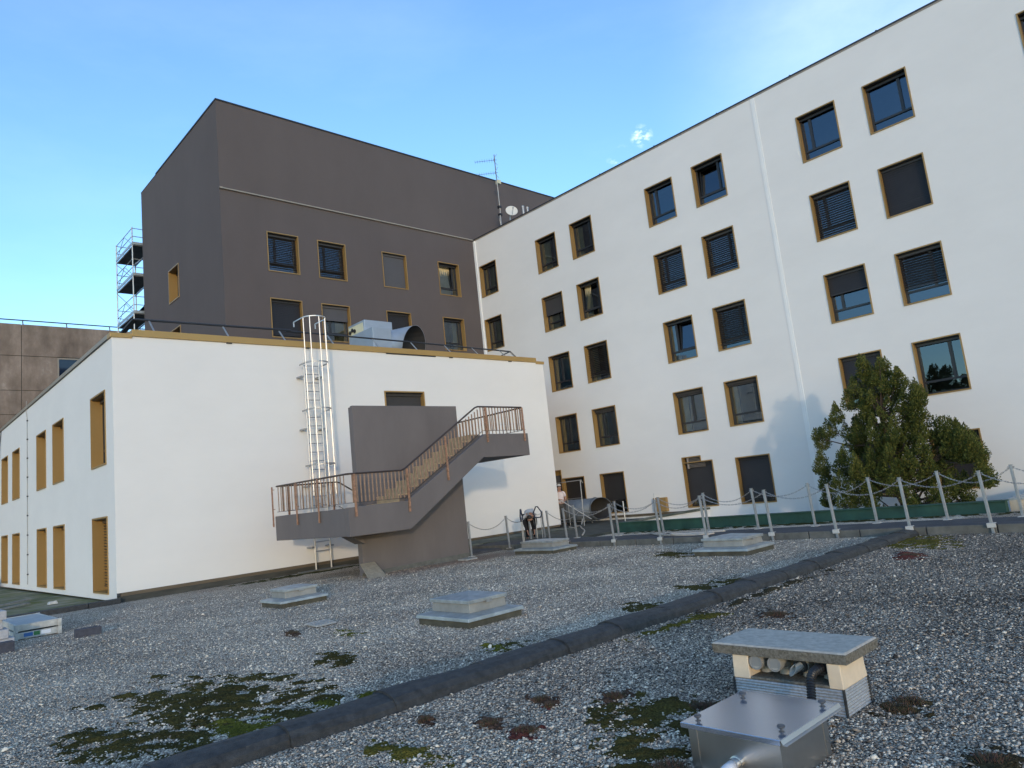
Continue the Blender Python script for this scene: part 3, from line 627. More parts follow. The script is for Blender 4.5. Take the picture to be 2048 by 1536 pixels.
w = MB(); w.box(XC+.10, 13.3, Y1-.035, Y1+.1, -1.55, -1.462); w.box(13.31, XE-.1, Y1-.045, Y1+.1, -1.54, -1.462); w.build('base_strip', 'woodstrip', low)
w = MB(); w.box(XC+.02, 13.3, Y1-.06, Y1+.1, -1.80, -1.552); w.build('skirting', 'skirt', low)
w = MB(); w.hexa([(13.32, 19.6, -1.85), (XE-.9, 19.6, -1.85), (XE-.9, Y1-.05, -1.85), (13.32, Y1-.05, -1.85)], [(13.32, 19.6, -1.56), (XE-.9, 19.6, -1.56), (XE-.9, Y1-.05, -1.545), (13.32, Y1-.05, -1.545)])
w.build('green_plinth', 'greendirt', low)

# guard rail standing on the low roof, posts leaning inwards
gr = thing('roof_guard_rail', 'dark guard rail with leaning posts along the gold roof edge', 'railing', (5.9, Y1+.2, 5.66))
t = MB(); t.tube([(5.97, Y1+.6, 6.13), (10.75, Y1+.6, 6.18)], 0.035, 8); t.tube([(10.6, Y1+.62, 6.155), (15.6, Y1+.62, 6.115), (20.75, Y1+.62, 6.04)], 0.03, 8); t.build('top_rail', 'railgrey', gr)
t = MB(); t.beam((5.97, Y1+.6, 6.13), (5.55, Y1+1.5, 5.5), 0.16, 0.04); t.build('end_brace', 'railgrey', gr); t = MB(); t.beam((20.75, Y1+.62, 6.04), (21.05, Y1+.35, 5.55), 0.06); t.beam((20.75, Y1+.62, 6.04), (19.6, Y1+.9, 5.55), 0.05); t.build('end_brace', 'railgrey', gr)
for x in (6.35, 8.5, 10.35, 12.1, 13.9, 15.6, 17.2, 18.6, 20.1):
    z = 6.13-max(0, x-10)*.008
    t = MB(); t.beam((x, Y1+.60, z), (x+.05, Y1+.16, 5.60), 0.045, 0.02); t.build('post', 'galv', gr)

# ------------------------------------------------------------------ brown concrete building far left
br = thing('concrete_building', 'brown stained concrete panel building beyond the low white building', 'building', (4, 62, -9))
xj = [-14.0, -5.8, 1.7, 9.18, 16.7, 24.2]; zj = [-9, 3.0, 6.6, 9.5, 11.3, 13.9, 16.33]
w = MB(); WX0, WX1, WZ0, WZ1 = 11.46, 13.7, 11.5, 13.86
for i in range(5):
    for j in range(6):
        if i == 3 and j == 4:
            w.box(xj[i]+.02, WX0, 62, 62.4, zj[j]+.02, zj[j+1]-.02); w.box(WX1, xj[i+1]-.02, 62, 62.4, zj[j]+.02, zj[j+1]-.02); w.box(WX0, WX1, 62, 62.4, zj[j]+.02, WZ0); continue
        w.box(xj[i]+.02, xj[i+1]-.02, 62, 62.4, zj[j]+.02, zj[j+1]-.02)
w.build('wall', 'brown', br)
w = MB(); w.box(-14, 24.2, 62.06, 80, -9, 16.2); w.build('core', 'bitumen2', br)
w = MB(); fb = faceY(62.0); fbox(w, fb, WX0, WX0+.1, WZ0, WZ1, .0, .1); fbox(w, fb, WX1-.1, WX1, WZ0, WZ1, 0, .1); fbox(w, fb, WX0+.1, WX1-.1, WZ1-.1, WZ1, 0, .1); wi = w.build('window', 'coping', br)
w = MB(); fbox(w, fb, WX0+.1, WX1-.1, WZ0, WZ1-.1, .04, .055); w.build('pane', mat('blue_pane', (0.012, 0.02, 0.04), 0.05, var=0.1), wi)
rl = MB(); rl.tube([(-14, 62.4, 16.72), (24, 62.4, 16.72)], 0.045, 6); rl.build('roof_rail', 'railgrey', br)
for x in (-5, -1, 3.2, 6.1, 9.35, 12.2, 15.2, 18.3):
    p = MB(); p.tube([(x, 62.4, 16.2), (x-.05, 62.4, 16.72)], 0.04, 6); p.build('rail_post', 'railgrey', br)

# ------------------------------------------------------------------ outside staircase
st = thing('staircase', 'dark grey concrete outside staircase with rusty brown railings', 'staircase', (11.5, 18, -1.68))
YF = 15.35
fy = lambda p, q, t: (p, t, q)
w = MB(); w.prism([(8.74, -.592), (10.48, -.596), (13.10, 1.103), (14.92, 1.098), (14.92, 1.752), (13.236, 1.765), (10.43, .12), (8.74, .094)], YF, YF+.16, fy)
w.build('side_beam', 'stairgrey', st, bevel=0.012)
w = MB(); w.box(8.741, 10.6, YF+.161, 19.37, -.58, .088); w.build('lower_landing', 'stairgrey', st, bevel=0.012)
w = MB(); w.box(13.15, 14.915, YF+.161, Y1-.01, 1.10, 1.745); w.build('upper_landing', 'stairgrey', st, bevel=0.012)
w = MB(); w.box(9.74, 13.24, 16.55, 16.665, -1.75, 2.757); w.box(9.76, 13.20, 16.68, 16.80, -1.75, 2.735); w.box(9.80, 13.22, 16.66, 16.685, -1.75, 2.70)
w.build('spine_wall', 'stairgrey', st, bevel=0.01)
w = MB(); w.hexa([(9.65, 16.50, -1.75), (13.28, 16.50, -1.75), (13.28, 16.549, -1.75), (9.65, 16.549, -1.75)], [(9.70, 16.53, -1.58), (13.26, 16.53, -1.52), (13.26, 16.549, -1.52), (9.70, 16.549, -1.58)])
w.build('wall_foot', 'kerbside', st)
w = MB(); w.hexa([(8.95, 16.2, -.59), (9.739, 16.2, -.59), (9.739, 17.0, -.59), (8.95, 17.0, -.59)], [(9.0, 16.2, -.581), (9.739, 16.2, -.581), (9.739, 17, -.581), (9.0, 17, -.581)])
w.prism([(9.3, -.591), (9.739, -.591), (9.739, -.85)], 16.4, 16.9, fy); w.build('corbel', 'stairgrey', st)
n = 9; x0, x1, z0, z1 = 10.30, 13.16, 0.09, 1.745
w = MB(); poly = [(x0, z0)]
for i in range(n):
    z = z0+(z1-z0)*(i+1)/n; xa = x0+(x1-x0)*i/n; xb = x0+(x1-x0)*(i+1)/n
    poly += [(xa, z), (xb, z)]
poly += [(x1, 1.2), (13.05, 1.12), (10.55, -.50), (10.30, -.50)]
w.prism(poly, YF+.161, 16.549, fy); w.build('flight', 'stairgrey', st)
w = MB()
for i in range(n):
    z = z0+(z1-z0)*(i+1)/n; xa = x0+(x1-x0)*i/n; zp = z0+(z1-z0)*i/n; xb = x0+(x1-x0)*(i+1)/n
    w.box(xa-.030, xb-.031, YF+.165, 16.545, z+.001, z+.030); w.box(xa-.022, xa-.001, YF+.165, 16.545, zp+.031, z)
w.box(9.95, x0-.031, YF+.165, 16.545, .090, .120)
w.build('tread', 'tan', st)
n2 = 10; w = MB(); poly = [(10.61, .088)]
for i in range(n2):
    z = .088-(1.70)*(i+1)/n2; xa = 10.61+.28*i; poly += [(xa+.28, .088-1.70*i/n2), (xa+.28, z)]
poly += [(13.41, -1.75), (12.9, -1.75), (10.61, -.40)]
w.prism(poly, 16.81, 19.30, fy); w.build('rear_flight', 'stairgrey', st)
# railing
def lerp(path, t):
    d = [0]
    for a, b in zip(path, path[1:]): d.append(d[-1]+(Vector(b)-Vector(a)).length)
    s = t*d[-1]
    for i in range(len(path)-1):
        if s <= d[i+1]+1e-9:
            k = (s-d[i])/max(1e-9, d[i+1]-d[i]); return Vector(path[i]).lerp(Vector(path[i+1]), k)
    return Vector(path[-1])
front = [(8.78, YF+.04, .895), (10.39, YF+.04, .90), (13.035, YF+.04, 2.553), (14.87, YF+.04, 2.54)]
def floor_z(x):
    return .11 if x < 10.43 else (.12+(x-10.43)/(13.236-10.43)*(1.765-.12) if x < 13.236 else 1.757)
railing = MB()
railing.tube([(8.78, 19.28, .905), (8.78, YF+.12, .895), (8.84, YF+.04, .895), (10.34, YF+.04, .898), (10.46, YF+.04, .94), (12.98, YF+.04, 2.52), (13.09, YF+.04, 2.552), (14.80, YF+.04, 2.54), (14.87, YF+.11, 2.54), (14.87, Y1-.05, 2.53)], 0.024, 8)
railing.tube([(8.78, 19.28, .905), (10.66, 19.28, .905), (10.74, 19.28, .88), (13.5, 19.28, -.80)], 0.022, 8)
# lower flat bar
for pts in ([(8.78, 19.28, .20), (8.78, YF+.04, .20), (10.40, YF+.04, .20), (13.20, YF+.04, 1.86), (14.87, YF+.04, 1.86), (14.87, Y1-.05, 1.86)], [(8.78, 19.28, .20), (10.66, 19.28, .20), (13.4, 19.28, -1.5)]):
    for a, b in zip(pts, pts[1:]): railing.beam(a, b, 0.028, 0.010)
rail = railing.build('railing', 'railtop', st)
bal = MB(); bal.box(8.9-.017, 8.9+.017, YF+.034, YF+.046, .205, .895); b0 = bal.build('baluster', 'bronze', rail, loc=(8.9, YF+.04, .205))
bal2 = MB(); bal2.box(8.774, 8.786, YF+.186, YF+.214, .205, .895); b1 = bal2.build('baluster', 'bronze', rail, loc=(8.78, YF+.2, .205))
offr = wloc(rail); first0 = first1 = True
def put(src, p):
    global first0, first1
    if src is b0 and first0: first0 = False; c = src
    elif src is b1 and first1: first1 = False; c = src
    else: c = src.copy(); COL.objects.link(c); c.parent = rail
    c.location = Vector(p)-offr
x = 8.92
while x < 14.85:
    zt = .895 if x < 10.39 else (.90+(x-10.39)/(13.035-10.39)*1.653 if x < 13.035 else 2.54)
    zl = .20 if x < 10.40 else (.20+(x-10.40)/(2.8)*1.66 if x < 13.20 else 1.86)
    put(b0, (x, YF+.04, min(zl, zt-.69))); x += .112
y = YF+.2
while y < 19.2: put(b1, (8.78, y, .21)); y += .165
y = YF+.2
while y < 18.6: put(b1, (14.87, y, 1.85)); y += .165
x = 8.95
while x < 10.7: put(b0, (x, 19.28, .21)); x += .20
def rail_post(x, y, zt, zb, d):
    p = MB(); ox, oy = d
    p.box(x-(.028 if oy else .012), x+(.028 if oy else .012), y-(.012 if oy else .028), y+(.012 if oy else .028), zb, zt)
    p.box(x-.02-abs(ox)*0, x+.02, y-.02, y+.02, zb+.04, zb+.075)
    for zz in (zt-.08, zt-.62): p.beam((x, y, zz), (x-ox*.07, y-oy*.07, zz), 0.016)
    p.build('rail_post', 'rust', rail)
for x, zt, zb in ((8.93, .88, -.13), (10.47, .93, -.16), (11.78, 1.72, .55), (13.30, 2.53, 1.53), (14.75, 2.52, 1.52)): rail_post(x, YF-.03, zt, zb, (0, -1))
for y in (16.75, 17.95, 19.40): rail_post(8.70, y, .90, -.20, (-1, 0))
for x in (9.15, 10.55): rail_post(x, 19.34, .88, .09, (0, 1))
for y in (17.2, 18.8): rail_post(14.95, y, 2.52, 1.55, (1, 0))

# ------------------------------------------------------------------ caged ladder
ld = thing('roof_ladder', 'tall aluminium roof ladder with safety cage on the low white wall', 'ladder', (10.95, 20.95, gz(20.95)))
for x in (10.68, 11.20):
    t = MB(); t.tube([(x, 20.95, gz(20.95)+.02), (x, 20.95, 4.98)], 0.026, 8); t.build('stile', 'alu', ld)
t = MB(); t.tube([(10.70, 20.95, -1.1), (11.18, 20.95, -1.1)], 0.015, 6); rg = t.build('rung', 'galv', ld, loc=(10.95, 20.95, -1.1))
z = -0.82
while z < 4.95:
    c = rg.copy(); COL.objects.link(c); c.parent = ld; c.location = Vector((10.95, 20.95, z))-wloc(ld); z += 0.28
def hoop(z, hook=False):
    pts = [(10.56, 21.0, z)]
    for k in range(13):
        a = math.pi+math.pi*k/12; pts.append((10.94+.385*math.cos(a), 20.62+.40*math.sin(a), z))
    pts.append((11.32, 21.0, z))
    if hook: pts = [(10.56, 21.22, z-.16), (10.56, 21.22, z)] + pts[1:-1] + [(11.32, 21.22, z), (11.32, 21.22, z-.16)]
    t = MB()
    for a, b in zip(pts, pts[1:]): t.beam(a, b, 0.012, 0.05) if not hook else t.beam(a, b, 0.03, 0.03)
    t.build('cage_hoop', 'alu' if hook else 'galv', ld)
for z in (4.80, 3.30, 1.55): hoop(z)
hoop(6.28, True)
for k in (0.5, 3, 6, 9, 11.5):
    a = math.pi+math.pi*k/12; x, y = 10.94+.378*math.cos(a), 20.62+.392*math.sin(a)
    t = MB(); t.tube([(x, y, .6), (x, y, 6.28)], 0.017, 6); t.build('cage_bar', 'alu', ld)
for z in (-1.0, 0.9, 2.7, 4.4):
    t = MB()
    for x in (10.62, 11.26): t.box(x-.06, x+.06, 20.93, Y1-.001, z, z+.05)
    t.build('wall_bracket', 'galv', ld)
t = MB(); t.box(10.1, 11.75, 20.70, 21.05, gz(21)-.03, gz(21)+.05); tag(t.build('paving_kerb', 'kerbside', bevel=0.02), 'low mossy concrete strip under the foot of the ladder', 'kerb')

# ------------------------------------------------------------------ kerbs, parapets
t = MB(); prof = [(5.07, -.03), (5.085, .05), (5.12, .090), (5.19, .112), (5.27, .120), (5.34, .115), (5.41, .092), (5.45, .05), (5.48, -.03)]
x = -4.2; k = 0; vs = []; fs = []
while x < 14.9:
    L = 0.93+.10*math.sin(k*1.7); x2 = min(x+L, 14.96); lift = .006*((k*7) % 3); dy = .012*math.sin(k*2.3)
    m = 5
    for i in range(m):
        s0 = i/(m-1); xx = x-.03+(x2-x+.035)*s0
        for (py, pz) in prof: vs.append((xx, 5.30+(py-5.30)*(1.0+.02*(k % 2)-.03*s0)+dy+.006*math.sin(xx*3.1+py*9), gz(5)+pz*(1.04-.06*s0)+lift*(1-s0)+.005*math.sin(xx*4.3+py*7)))
    b = (len(vs)-m*9)
    for i in range(m-1):
        for j in range(8): fs.append((b+i*9+j, b+i*9+j+1, b+(i+1)*9+j+1, b+(i+1)*9+j))
    fs.append(tuple(b+j for j in range(8, -1, -1))); fs.append(tuple(b+(m-1)*9+j for j in range(9)))
    x = x2; k += 1
t.add(vs, fs); rk = t.build('round_kerb', 'bitumen'); tag(rk, 'long rounded black bitumen kerb crossing the gravel roof', 'kerb')
t = MB(); xx = -6.0
while xx < 5.2:
    x2 = min(xx+1.05, 5.24); t.box(xx+.006, x2-.006, 20.98, 21.26, gz(21)-.1, gz(21)+.125); xx = x2
tag(t.build('black_kerb', 'bitumen', bevel=0.015), 'straight black kerb between gravel and moss at the left wall corner', 'kerb')
pp = thing('green_parapet', 'long low dark green parapet between the walkway and the tree', 'parapet', (19.3, 10, gz(10)))
t = MB(); yy = 4.62; k = 0
t.hexa([(19.18, 4.62, gz(5)-.1), (19.42, 4.62, gz(5)-.1), (19.42, 15.97, gz(16)-.1), (19.18, 15.97, gz(16)-.1)], [(19.20, 4.62, -1.335), (19.42, 4.62, -1.335), (19.42, 15.97, -1.355), (19.20, 15.97, -1.355)])
t.build('upstand', 'green', pp)
t = MB(); t.hexa([(19.16, 4.60, -1.334), (19.46, 4.60, -1.334), (19.46, 15.99, -1.354), (19.16, 15.99, -1.354)], [(19.16, 4.60, -1.305), (19.46, 4.60, -1.305), (19.46, 15.99, -1.325), (19.16, 15.99, -1.325)]); t.build('cap', 'green', pp, bevel=0.006)
t = MB(); t.box(19.421, 19.44, 4.7, 15.9, -4.6, -1.36); t.build('inner_face', 'white', pp)
ep = thing('white_parapet', 'white faced end parapet with a dark top running to the wing wall', 'parapet', (22, 15.95, -4.6))
t = MB(); t.box(19.47, X2-.001, 15.90, 15.975, -4.6, -1.40); t.build('face', 'white', ep)
t = MB(); t.hexa([(19.47, 15.86, -1.399), (X2-.002, 15.86, -1.399), (X2-.002, 16.2, -1.399), (19.47, 16.2, -1.399)], [(19.47, 15.86, -1.345), (X2-.002, 15.86, -1.325), (X2-.002, 16.2, -1.325), (19.47, 16.2, -1.345)]); t.build('cap', 'greendirt', ep)
rp = thing('rendered_parapet', 'beige rendered parapet with a pale blue cap right of the tree', 'parapet', (22, 4.5, -1.6))
M['beige'] = mat('beige_render', (0.42, 0.36, 0.28), 0.9, var=0.25, vscale=4, stretch=(1, 1, 0.4))
t = MB(); t.box(19.47, X2-.001, 4.36, 4.60, -4.6, -1.335); t.build('body', 'beige', rp)
t = MB(); t.box(19.47, X2-.002, 4.33, 4.63, -1.334, -1.295); t.build('cap', 'zinc', rp)

# ------------------------------------------------------------------ posts and chains
def ordinal(i): return ['first', 'second', 'third', 'fourth', 'fifth', 'sixth', 'seventh', 'eighth', 'ninth', 'tenth', 'eleventh', 'twelfth'][i]
def build_post(h, foot):
    o = thing('chain_post', 'x', 'post', (0, 0, 0))
    t = MB(); t.box(-.024, .024, -.024, .024, 0, h); t.build('shaft', 'galv', o, bevel=0.004)
    t = MB(); t.box(-.030, .030, -.030, .030, h, h+.014); t.tube([(0, -.06, h-.03), (0, .06, h-.03)], .008, 6); t.build('cap', 'galv', o)
    if foot:
        t = MB(); t.box(-.046, -.0245, -.07, .07, .10, .172); t.box(-.046, .05, -.07, .07, .173, .183); t.build('foot', 'whitepaint', o, bevel=0.006)
    else:
        t = MB(); t.box(-.075, .075, -.075, .075, 0, .012); t.build('base_plate', 'whitepaint', o)
    return o
protoF = build_post(1.10, True); protoB = build_post(0.97, False)
usedF = usedB = False
def place_post(proto, x, y, z, label, group):
    global usedF, usedB
    if proto is protoF and not usedF: usedF = True; o = proto
    elif proto is protoB and not usedB: usedB = True; o = proto
    else: o = copy_tree(proto)
    o.location = (x, y, z); o.rotation_euler = (-.035+random.uniform(-.012, .012), random.uniform(-.012, .012), 0); tag(o, label, 'post', group); return o
frontY = [14.25, 12.55, 11.05, 9.72, 8.05, 6.63, 5.22, 3.86, 2.4, 0.9]
backY = [15.05, 13.42, 11.86, 10.45, 9.07, 7.66, 6.30, 4.93, 3.66, 2.3, 0.9]
tops = {'f': [], 'b': [], 'w': []}
fl = ['right of the hexagonal looking far skylight', 'between the far skylight and the big duct', 'beside the coiled hose', 'behind the right skylight', 'right of the right skylight, before the shuttered window', 'left edge of the tree, on the kerb', 'in front of the tree trunk, on the kerb', 'right of the tree, on the kerb', '', '']
fl[0] = 'just right of the far skylight'
for i, y in enumerate(frontY):
    place_post(protoF, 14.95, y, gz(y), ('%s from left of the kerb posts, %s' % (ordinal(i), fl[i])).rstrip(', '), 'white footed posts along the walkway kerb'); tops['f'].append((14.95, y+.037, gz(y)+1.07))
for i, y in enumerate(backY):
    place_post(protoB, 16.22, y, gz(y)+.155, '%s from left of the thin posts on the far side of the walkway' % ordinal(i), 'thin posts along the far walkway edge'); tops['b'].append((16.22, y+.033, gz(y)+.155+.94))
wallp = [(12.98, 16.15), (14.95, 16.72), (17.24, 18.13), (17.53, 18.16), (17.60, 17.82), (17.28, 17.27)]
wn_ = ['against the right edge of the grey stair wall', 'between the stair wall and the bent over person', 'in front of the bent over person', 'left of the second navy grip', 'right of the second navy grip, left one of a close pair', 'rightmost by the white wall corner, right one of a close pair']
for i, (x, y) in enumerate(wallp):
    zb = gz(y)+.05 if i < 2 else gz(20)+.11 if False else gz(y)+.02
    place_post(protoB, x, y, zb, 'thin post %s' % wn_[i], 'thin posts near the white wall'); tops['w'].append((x, y+.033, zb+.94))
def chain(a, b, sag, label, group):
    a, b = Vector(a), Vector(b); L = (b-a).length; n = max(12, int(L/.045)); t = MB()
    pts = [a.lerp(b, i/n)-Vector((0, 0, sag*4*(i/n)*(1-i/n))) for i in range(n+1)]
    for i in range(n):
        p, q = pts[i], pts[i+1]; d = (q-p); e = d*.18
        side = d.cross(Vector((0, 0, 1))).normalized(); upv = side.cross(d).normalized(); o = (side if i % 2 else upv)*.009
        t.tube([p-e, p-e*.2+o, q+e*.2+o, q+e, q+e*.2-o, p-e*.2-o, p-e], .0042, 4, caps=False)
    tag(t.build('chain', 'galv', None), label, 'chain', group)
for key, txt, gname in (('f', 'the kerb posts', 'chains between the white footed kerb posts'), ('b', 'the far walkway posts', 'chains between the far walkway posts')):
    L = tops[key]
    for i in range(len(L)-1):
        chain(L[i], L[i+1], .22+.03*math.sin(i*3), 'sagging chain between the %s and %s from left of %s' % (ordinal(i), ordinal(i+1), txt), gname)
W = tops['w']
chain(W[0], W[1], .27, 'sagging chain right of the grey stair wall', 'chains near the white wall')
chain(W[1], W[2], .22, 'chain from the second wall post to the bent over person', 'chains near the white wall')
chain(W[2], W[3], .06, 'short chain behind the bent over person', 'chains near the white wall')
chain(W[3], W[4], .08, 'short chain behind the second navy grip', 'chains near the white wall')
chain(W[5], (22.05, 20.2, -.98), .30, 'chain hanging from the right close post across the wall corner', 'chains near the white wall')

# ------------------------------------------------------------------ skylights (roof domes with zinc flanges)
def skylight(x0, x1, y0, y1, label, hb=.085, hc=.115, hp=.06):
    zg = gz((y0+y1)/2); cx, cy = (x0+x1)/2, (y0+y1)/2
    o = thing('skylight', label, 'skylight', (cx, cy, zg), 'zinc skylights on the gravel roof')
    t = MB(); t.box(x0+.03, x1-.03, y0+.03, y1-.03, zg-.05, zg+hb); t.build('base', 'oldfelt', o)
    i = .165; t = MB(); t.hexa([(x0, y0, zg+hb+.001), (x1, y0, zg+hb+.001), (x1, y1, zg+hb+.001), (x0, y1, zg+hb+.001)], [(x0+.008, y0+.008, zg+hb+.048), (x1-.008, y0+.008, zg+hb+.048), (x1-.008, y1-.008, zg+hb+.048), (x0+.008, y1-.008, zg+hb+.048)])
    t.hexa([(x0+.02, y0+.02, zg+hb+.0485), (x1-.02, y0+.02, zg+hb+.0485), (x1-.02, y1-.02, zg+hb+.0485), (x0+.02, y1-.02, zg+hb+.0485)], [(x0+i-.01, y0+i-.01, zg+hb+.075), (x1-i+.01, y0+i-.01, zg+hb+.075), (x1-i+.01, y1-i+.01, zg+hb+.075), (x0+i-.01, y1-i+.01, zg+hb+.075)]); t.build('flange', 'zinc', o, bevel=0.006)
    z0 = zg+hb+.0755
    t = MB(); t.hexa([(x0+i, y0+i, z0), (x1-i, y0+i, z0), (x1-i, y1-i, z0), (x0+i, y1-i, z0)], [(x0+i+.012, y0+i+.012, z0+hc), (x1-i-.012, y0+i+.012, z0+hc), (x1-i-.012, y1-i-.012, z0+hc), (x0+i+.012, y1-i-.012, z0+hc)]); t.build('curb', 'zincwall', o, bevel=0.004)
    z1 = z0+hc+.001; j = i-.018
    t = MB(); a = [(x0+j, y0+j), (x1-j, y0+j), (x1-j, y1-j), (x0+j, y1-j)]
    vs = [(*p, z1) for p in a]+[(*p, z1+.045) for p in a]+[(cx, cy, z1+.045+hp)]
    t.add(vs, [(3, 2, 1, 0), (0, 1, 5, 4), (1, 2, 6, 5), (2, 3, 7, 6), (3, 0, 4, 7), (4, 5, 8), (5, 6, 8), (6, 7, 8), (7, 4, 8)]); t.build('lid', 'zinc', o, bevel=0.005)
    t = MB(); t.box(cx-.05, cx+.05, y0+j-.012, y0+j-.001, z1-.02, z1+.02); t.build('latch', 'galv', o)
    return o
skylight(5.70, 6.66, 7.28, 8.42, 'nearest zinc skylight with a pyramid lid, in the middle of the gravel')
skylight(5.94, 6.92, 13.13, 14.06, 'zinc skylight closest to the ladder, left on the gravel', hp=.045)
skylight(13.58, 14.54, 13.5, 15.05, 'zinc skylight in front of the bent over person', hp=.04)
skylight(12.38, 13.46, 7.22, 8.44, 'zinc skylight in front of the shuttered windows, right on the gravel', hp=.06)

# ------------------------------------------------------------------ chimney with pipes, foreground right
ch = thing('vent_chimney', 'low cream chimney under a weathered concrete slab, pipes in its open side', 'chimney', (4.8, 2.58, -1.58))
bx0, bx1, by0, by1 = 4.57, 4.94, 2.155, 2.915
t = MB(); nseg = 20; zb, zt = -1.60, -1.418      # corrugated foil band
def corr(k): return .0035*(1 if k % 2 else -1)
vs = []; fs = []
for k in range(nseg+1):
    z = zb+(zt-zb)*k/nseg; o = corr(k)
    vs += [(bx0-o, by0-o, z), (bx1+o, by0-o, z), (bx1+o, by1+o, z), (bx0-o, by1+o, z)]
for k in range(nseg):
    for a in range(4): fs.append((4*k+a, 4*k+(a+1) % 4, 4*k+4+(a+1) % 4, 4*k+4+a))
fs += [(3, 2, 1, 0), tuple(4*nseg+a for a in range(4))]
t.add(vs, fs); t.build('foil_flashing', 'foil', ch)
t = MB()
for x, y in ((bx0, by0), (bx1, by0), (bx0, by1)): t = MB(); t.box(x-.007, x+.007, y-.007, y+.007, -1.6, -1.412); t.build('flashing_seam', 'bitumen', ch)
def taper(t, x0, x1, y0, y1, z0, z1, a=(0, 0, 0, 0)):
    t.hexa([(x0, y0, z0), (x1, y0, z0), (x1, y1, z0), (x0, y1, z0)], [(x0+a[0], y0+a[2], z1), (x1-a[1], y0+a[2], z1), (x1-a[1], y1-a[3], z1), (x0+a[0], y1-a[3], z1)])
t = MB(); taper(t, bx0, bx1-.004, by0-.004, by0+.088, -1.415, -1.263, (.004, .006, .006, .0)); t.build('pier', 'creamwall', ch, bevel=0.006)
t = MB(); taper(t, bx0, bx1-.004, by1-.125, by1, -1.415, -1.263, (.004, .006, .0, .006)); t.build('pier', 'creamwall', ch, bevel=0.006)
t = MB(); t.box(bx1-.10, bx1-.06, by0+.0885, by1-.1255, -1.415, -1.263); t.build('back_wall', 'creamwall', ch)
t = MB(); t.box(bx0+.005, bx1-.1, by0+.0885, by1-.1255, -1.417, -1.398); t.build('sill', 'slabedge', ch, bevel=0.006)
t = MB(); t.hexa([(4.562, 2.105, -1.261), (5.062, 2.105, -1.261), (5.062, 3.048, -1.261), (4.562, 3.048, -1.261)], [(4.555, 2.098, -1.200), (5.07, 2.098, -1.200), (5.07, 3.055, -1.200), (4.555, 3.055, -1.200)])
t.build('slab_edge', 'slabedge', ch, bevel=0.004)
t = MB(); t.hexa([(4.556, 2.099, -1.199), (5.069, 2.099, -1.199), (5.069, 3.054, -1.199), (4.556, 3.054, -1.199)], [(4.570, 2.113, -1.188), (5.055, 2.113, -1.188), (5.055, 3.04, -1.188), (4.570, 3.04, -1.188)])
t.build('cover_slab', 'slab', ch, bevel=0.004)
for i, y in enumerate((2.735, 2.600, 2.433, 2.292)):
    r = .043; xe = 4.575 if i < 2 else 4.62
    t = MB(); pts = [(4.72, y, -1.39), (4.72, y, -1.355), (4.712, y, -1.325), (4.69, y, -1.308), (xe, y, -1.303)]
    t.tube(pts, r, 16); t.tube([(xe+.045, y, -1.303), (xe+.002, y, -1.303)], r+.006, 16)
    pb = t.build('pipe_elbow', 'pvc', ch, smooth=False)
    if i < 2:
        c = MB(); c.lathe([(r+.004, 0), (r+.004, .006), (r-.004, .006), (r-.006, .002)], (xe+.001, y, -1.303), (-1, 0, 0), 20); c.build('end_cap', 'pvcdark', pb)
    else:
        c = MB(); c.lathe([(r+.002, 0), (r+.002, .02), (r-.012, .02), (r-.012, .0)], (xe, y, -1.303), (-1, 0, 0), 20); c.build('rubber_collar', 'black', pb)
        if i == 2:
            c = MB(); n = 16; rr = .026; vs = []; d = Vector((-.86, .42, -.28)).normalized(); o0 = Vector((xe, y, -1.303)); a = d.cross(Vector((0, 0, 1))).normalized(); b = d.cross(a)
            for lay, (q, r2) in enumerate(((0, rr), (1, rr), (1, rr-.005), (0, rr-.005))):
                for k in range(n):
                    th = 2*math.pi*k/n; e = (a*math.cos(th)+b*math.sin(th))*r2
                    L = .075+.030*math.sin(th) if q else 0.0
                    vs.append(o0+e+d*L)
            fs = [(l*n+k, l*n+(k+1) % n, (l+1)*n+(k+1) % n, (l+1)*n+k) for l in range(3) for k in range(n)]
            c.add(vs, fs); c.build('cut_pipe', 'pvc', pb)
hs_ = MB(); ctl = [Vector(p) for p in ((4.62, 2.292, -1.303), (4.50, 2.290, -1.300), (4.425, 2.282, -1.325), (4.385, 2.270, -1.375), (4.345, 2.258, -1.430), (4.29, 2.245, -1.475), (4.20, 2.235, -1.490), (3.99, 2.230, -1.490))]
path = []; 
for i in range(len(ctl)-1):
    for k in range(16):
        t_ = k/16; p0, p1, p2, p3 = ctl[max(i-1, 0)], ctl[i], ctl[i+1], ctl[min(i+2, len(ctl)-1)]
        path.append(.5*((2*p1)+(p2-p0)*t_+(2*p0-5*p1+4*p2-p3)*t_**2+(3*p1-p0-3*p2+p3)*t_**3))
hs_.tube(path, .026, 12, rs=[.0285 if i % 4 < 2 else .0235 for i in range(len(path))])
tag(hs_.build('corrugated_hose', 'black', None), 'black corrugated hose running from the chimney into the steel box', 'hose')

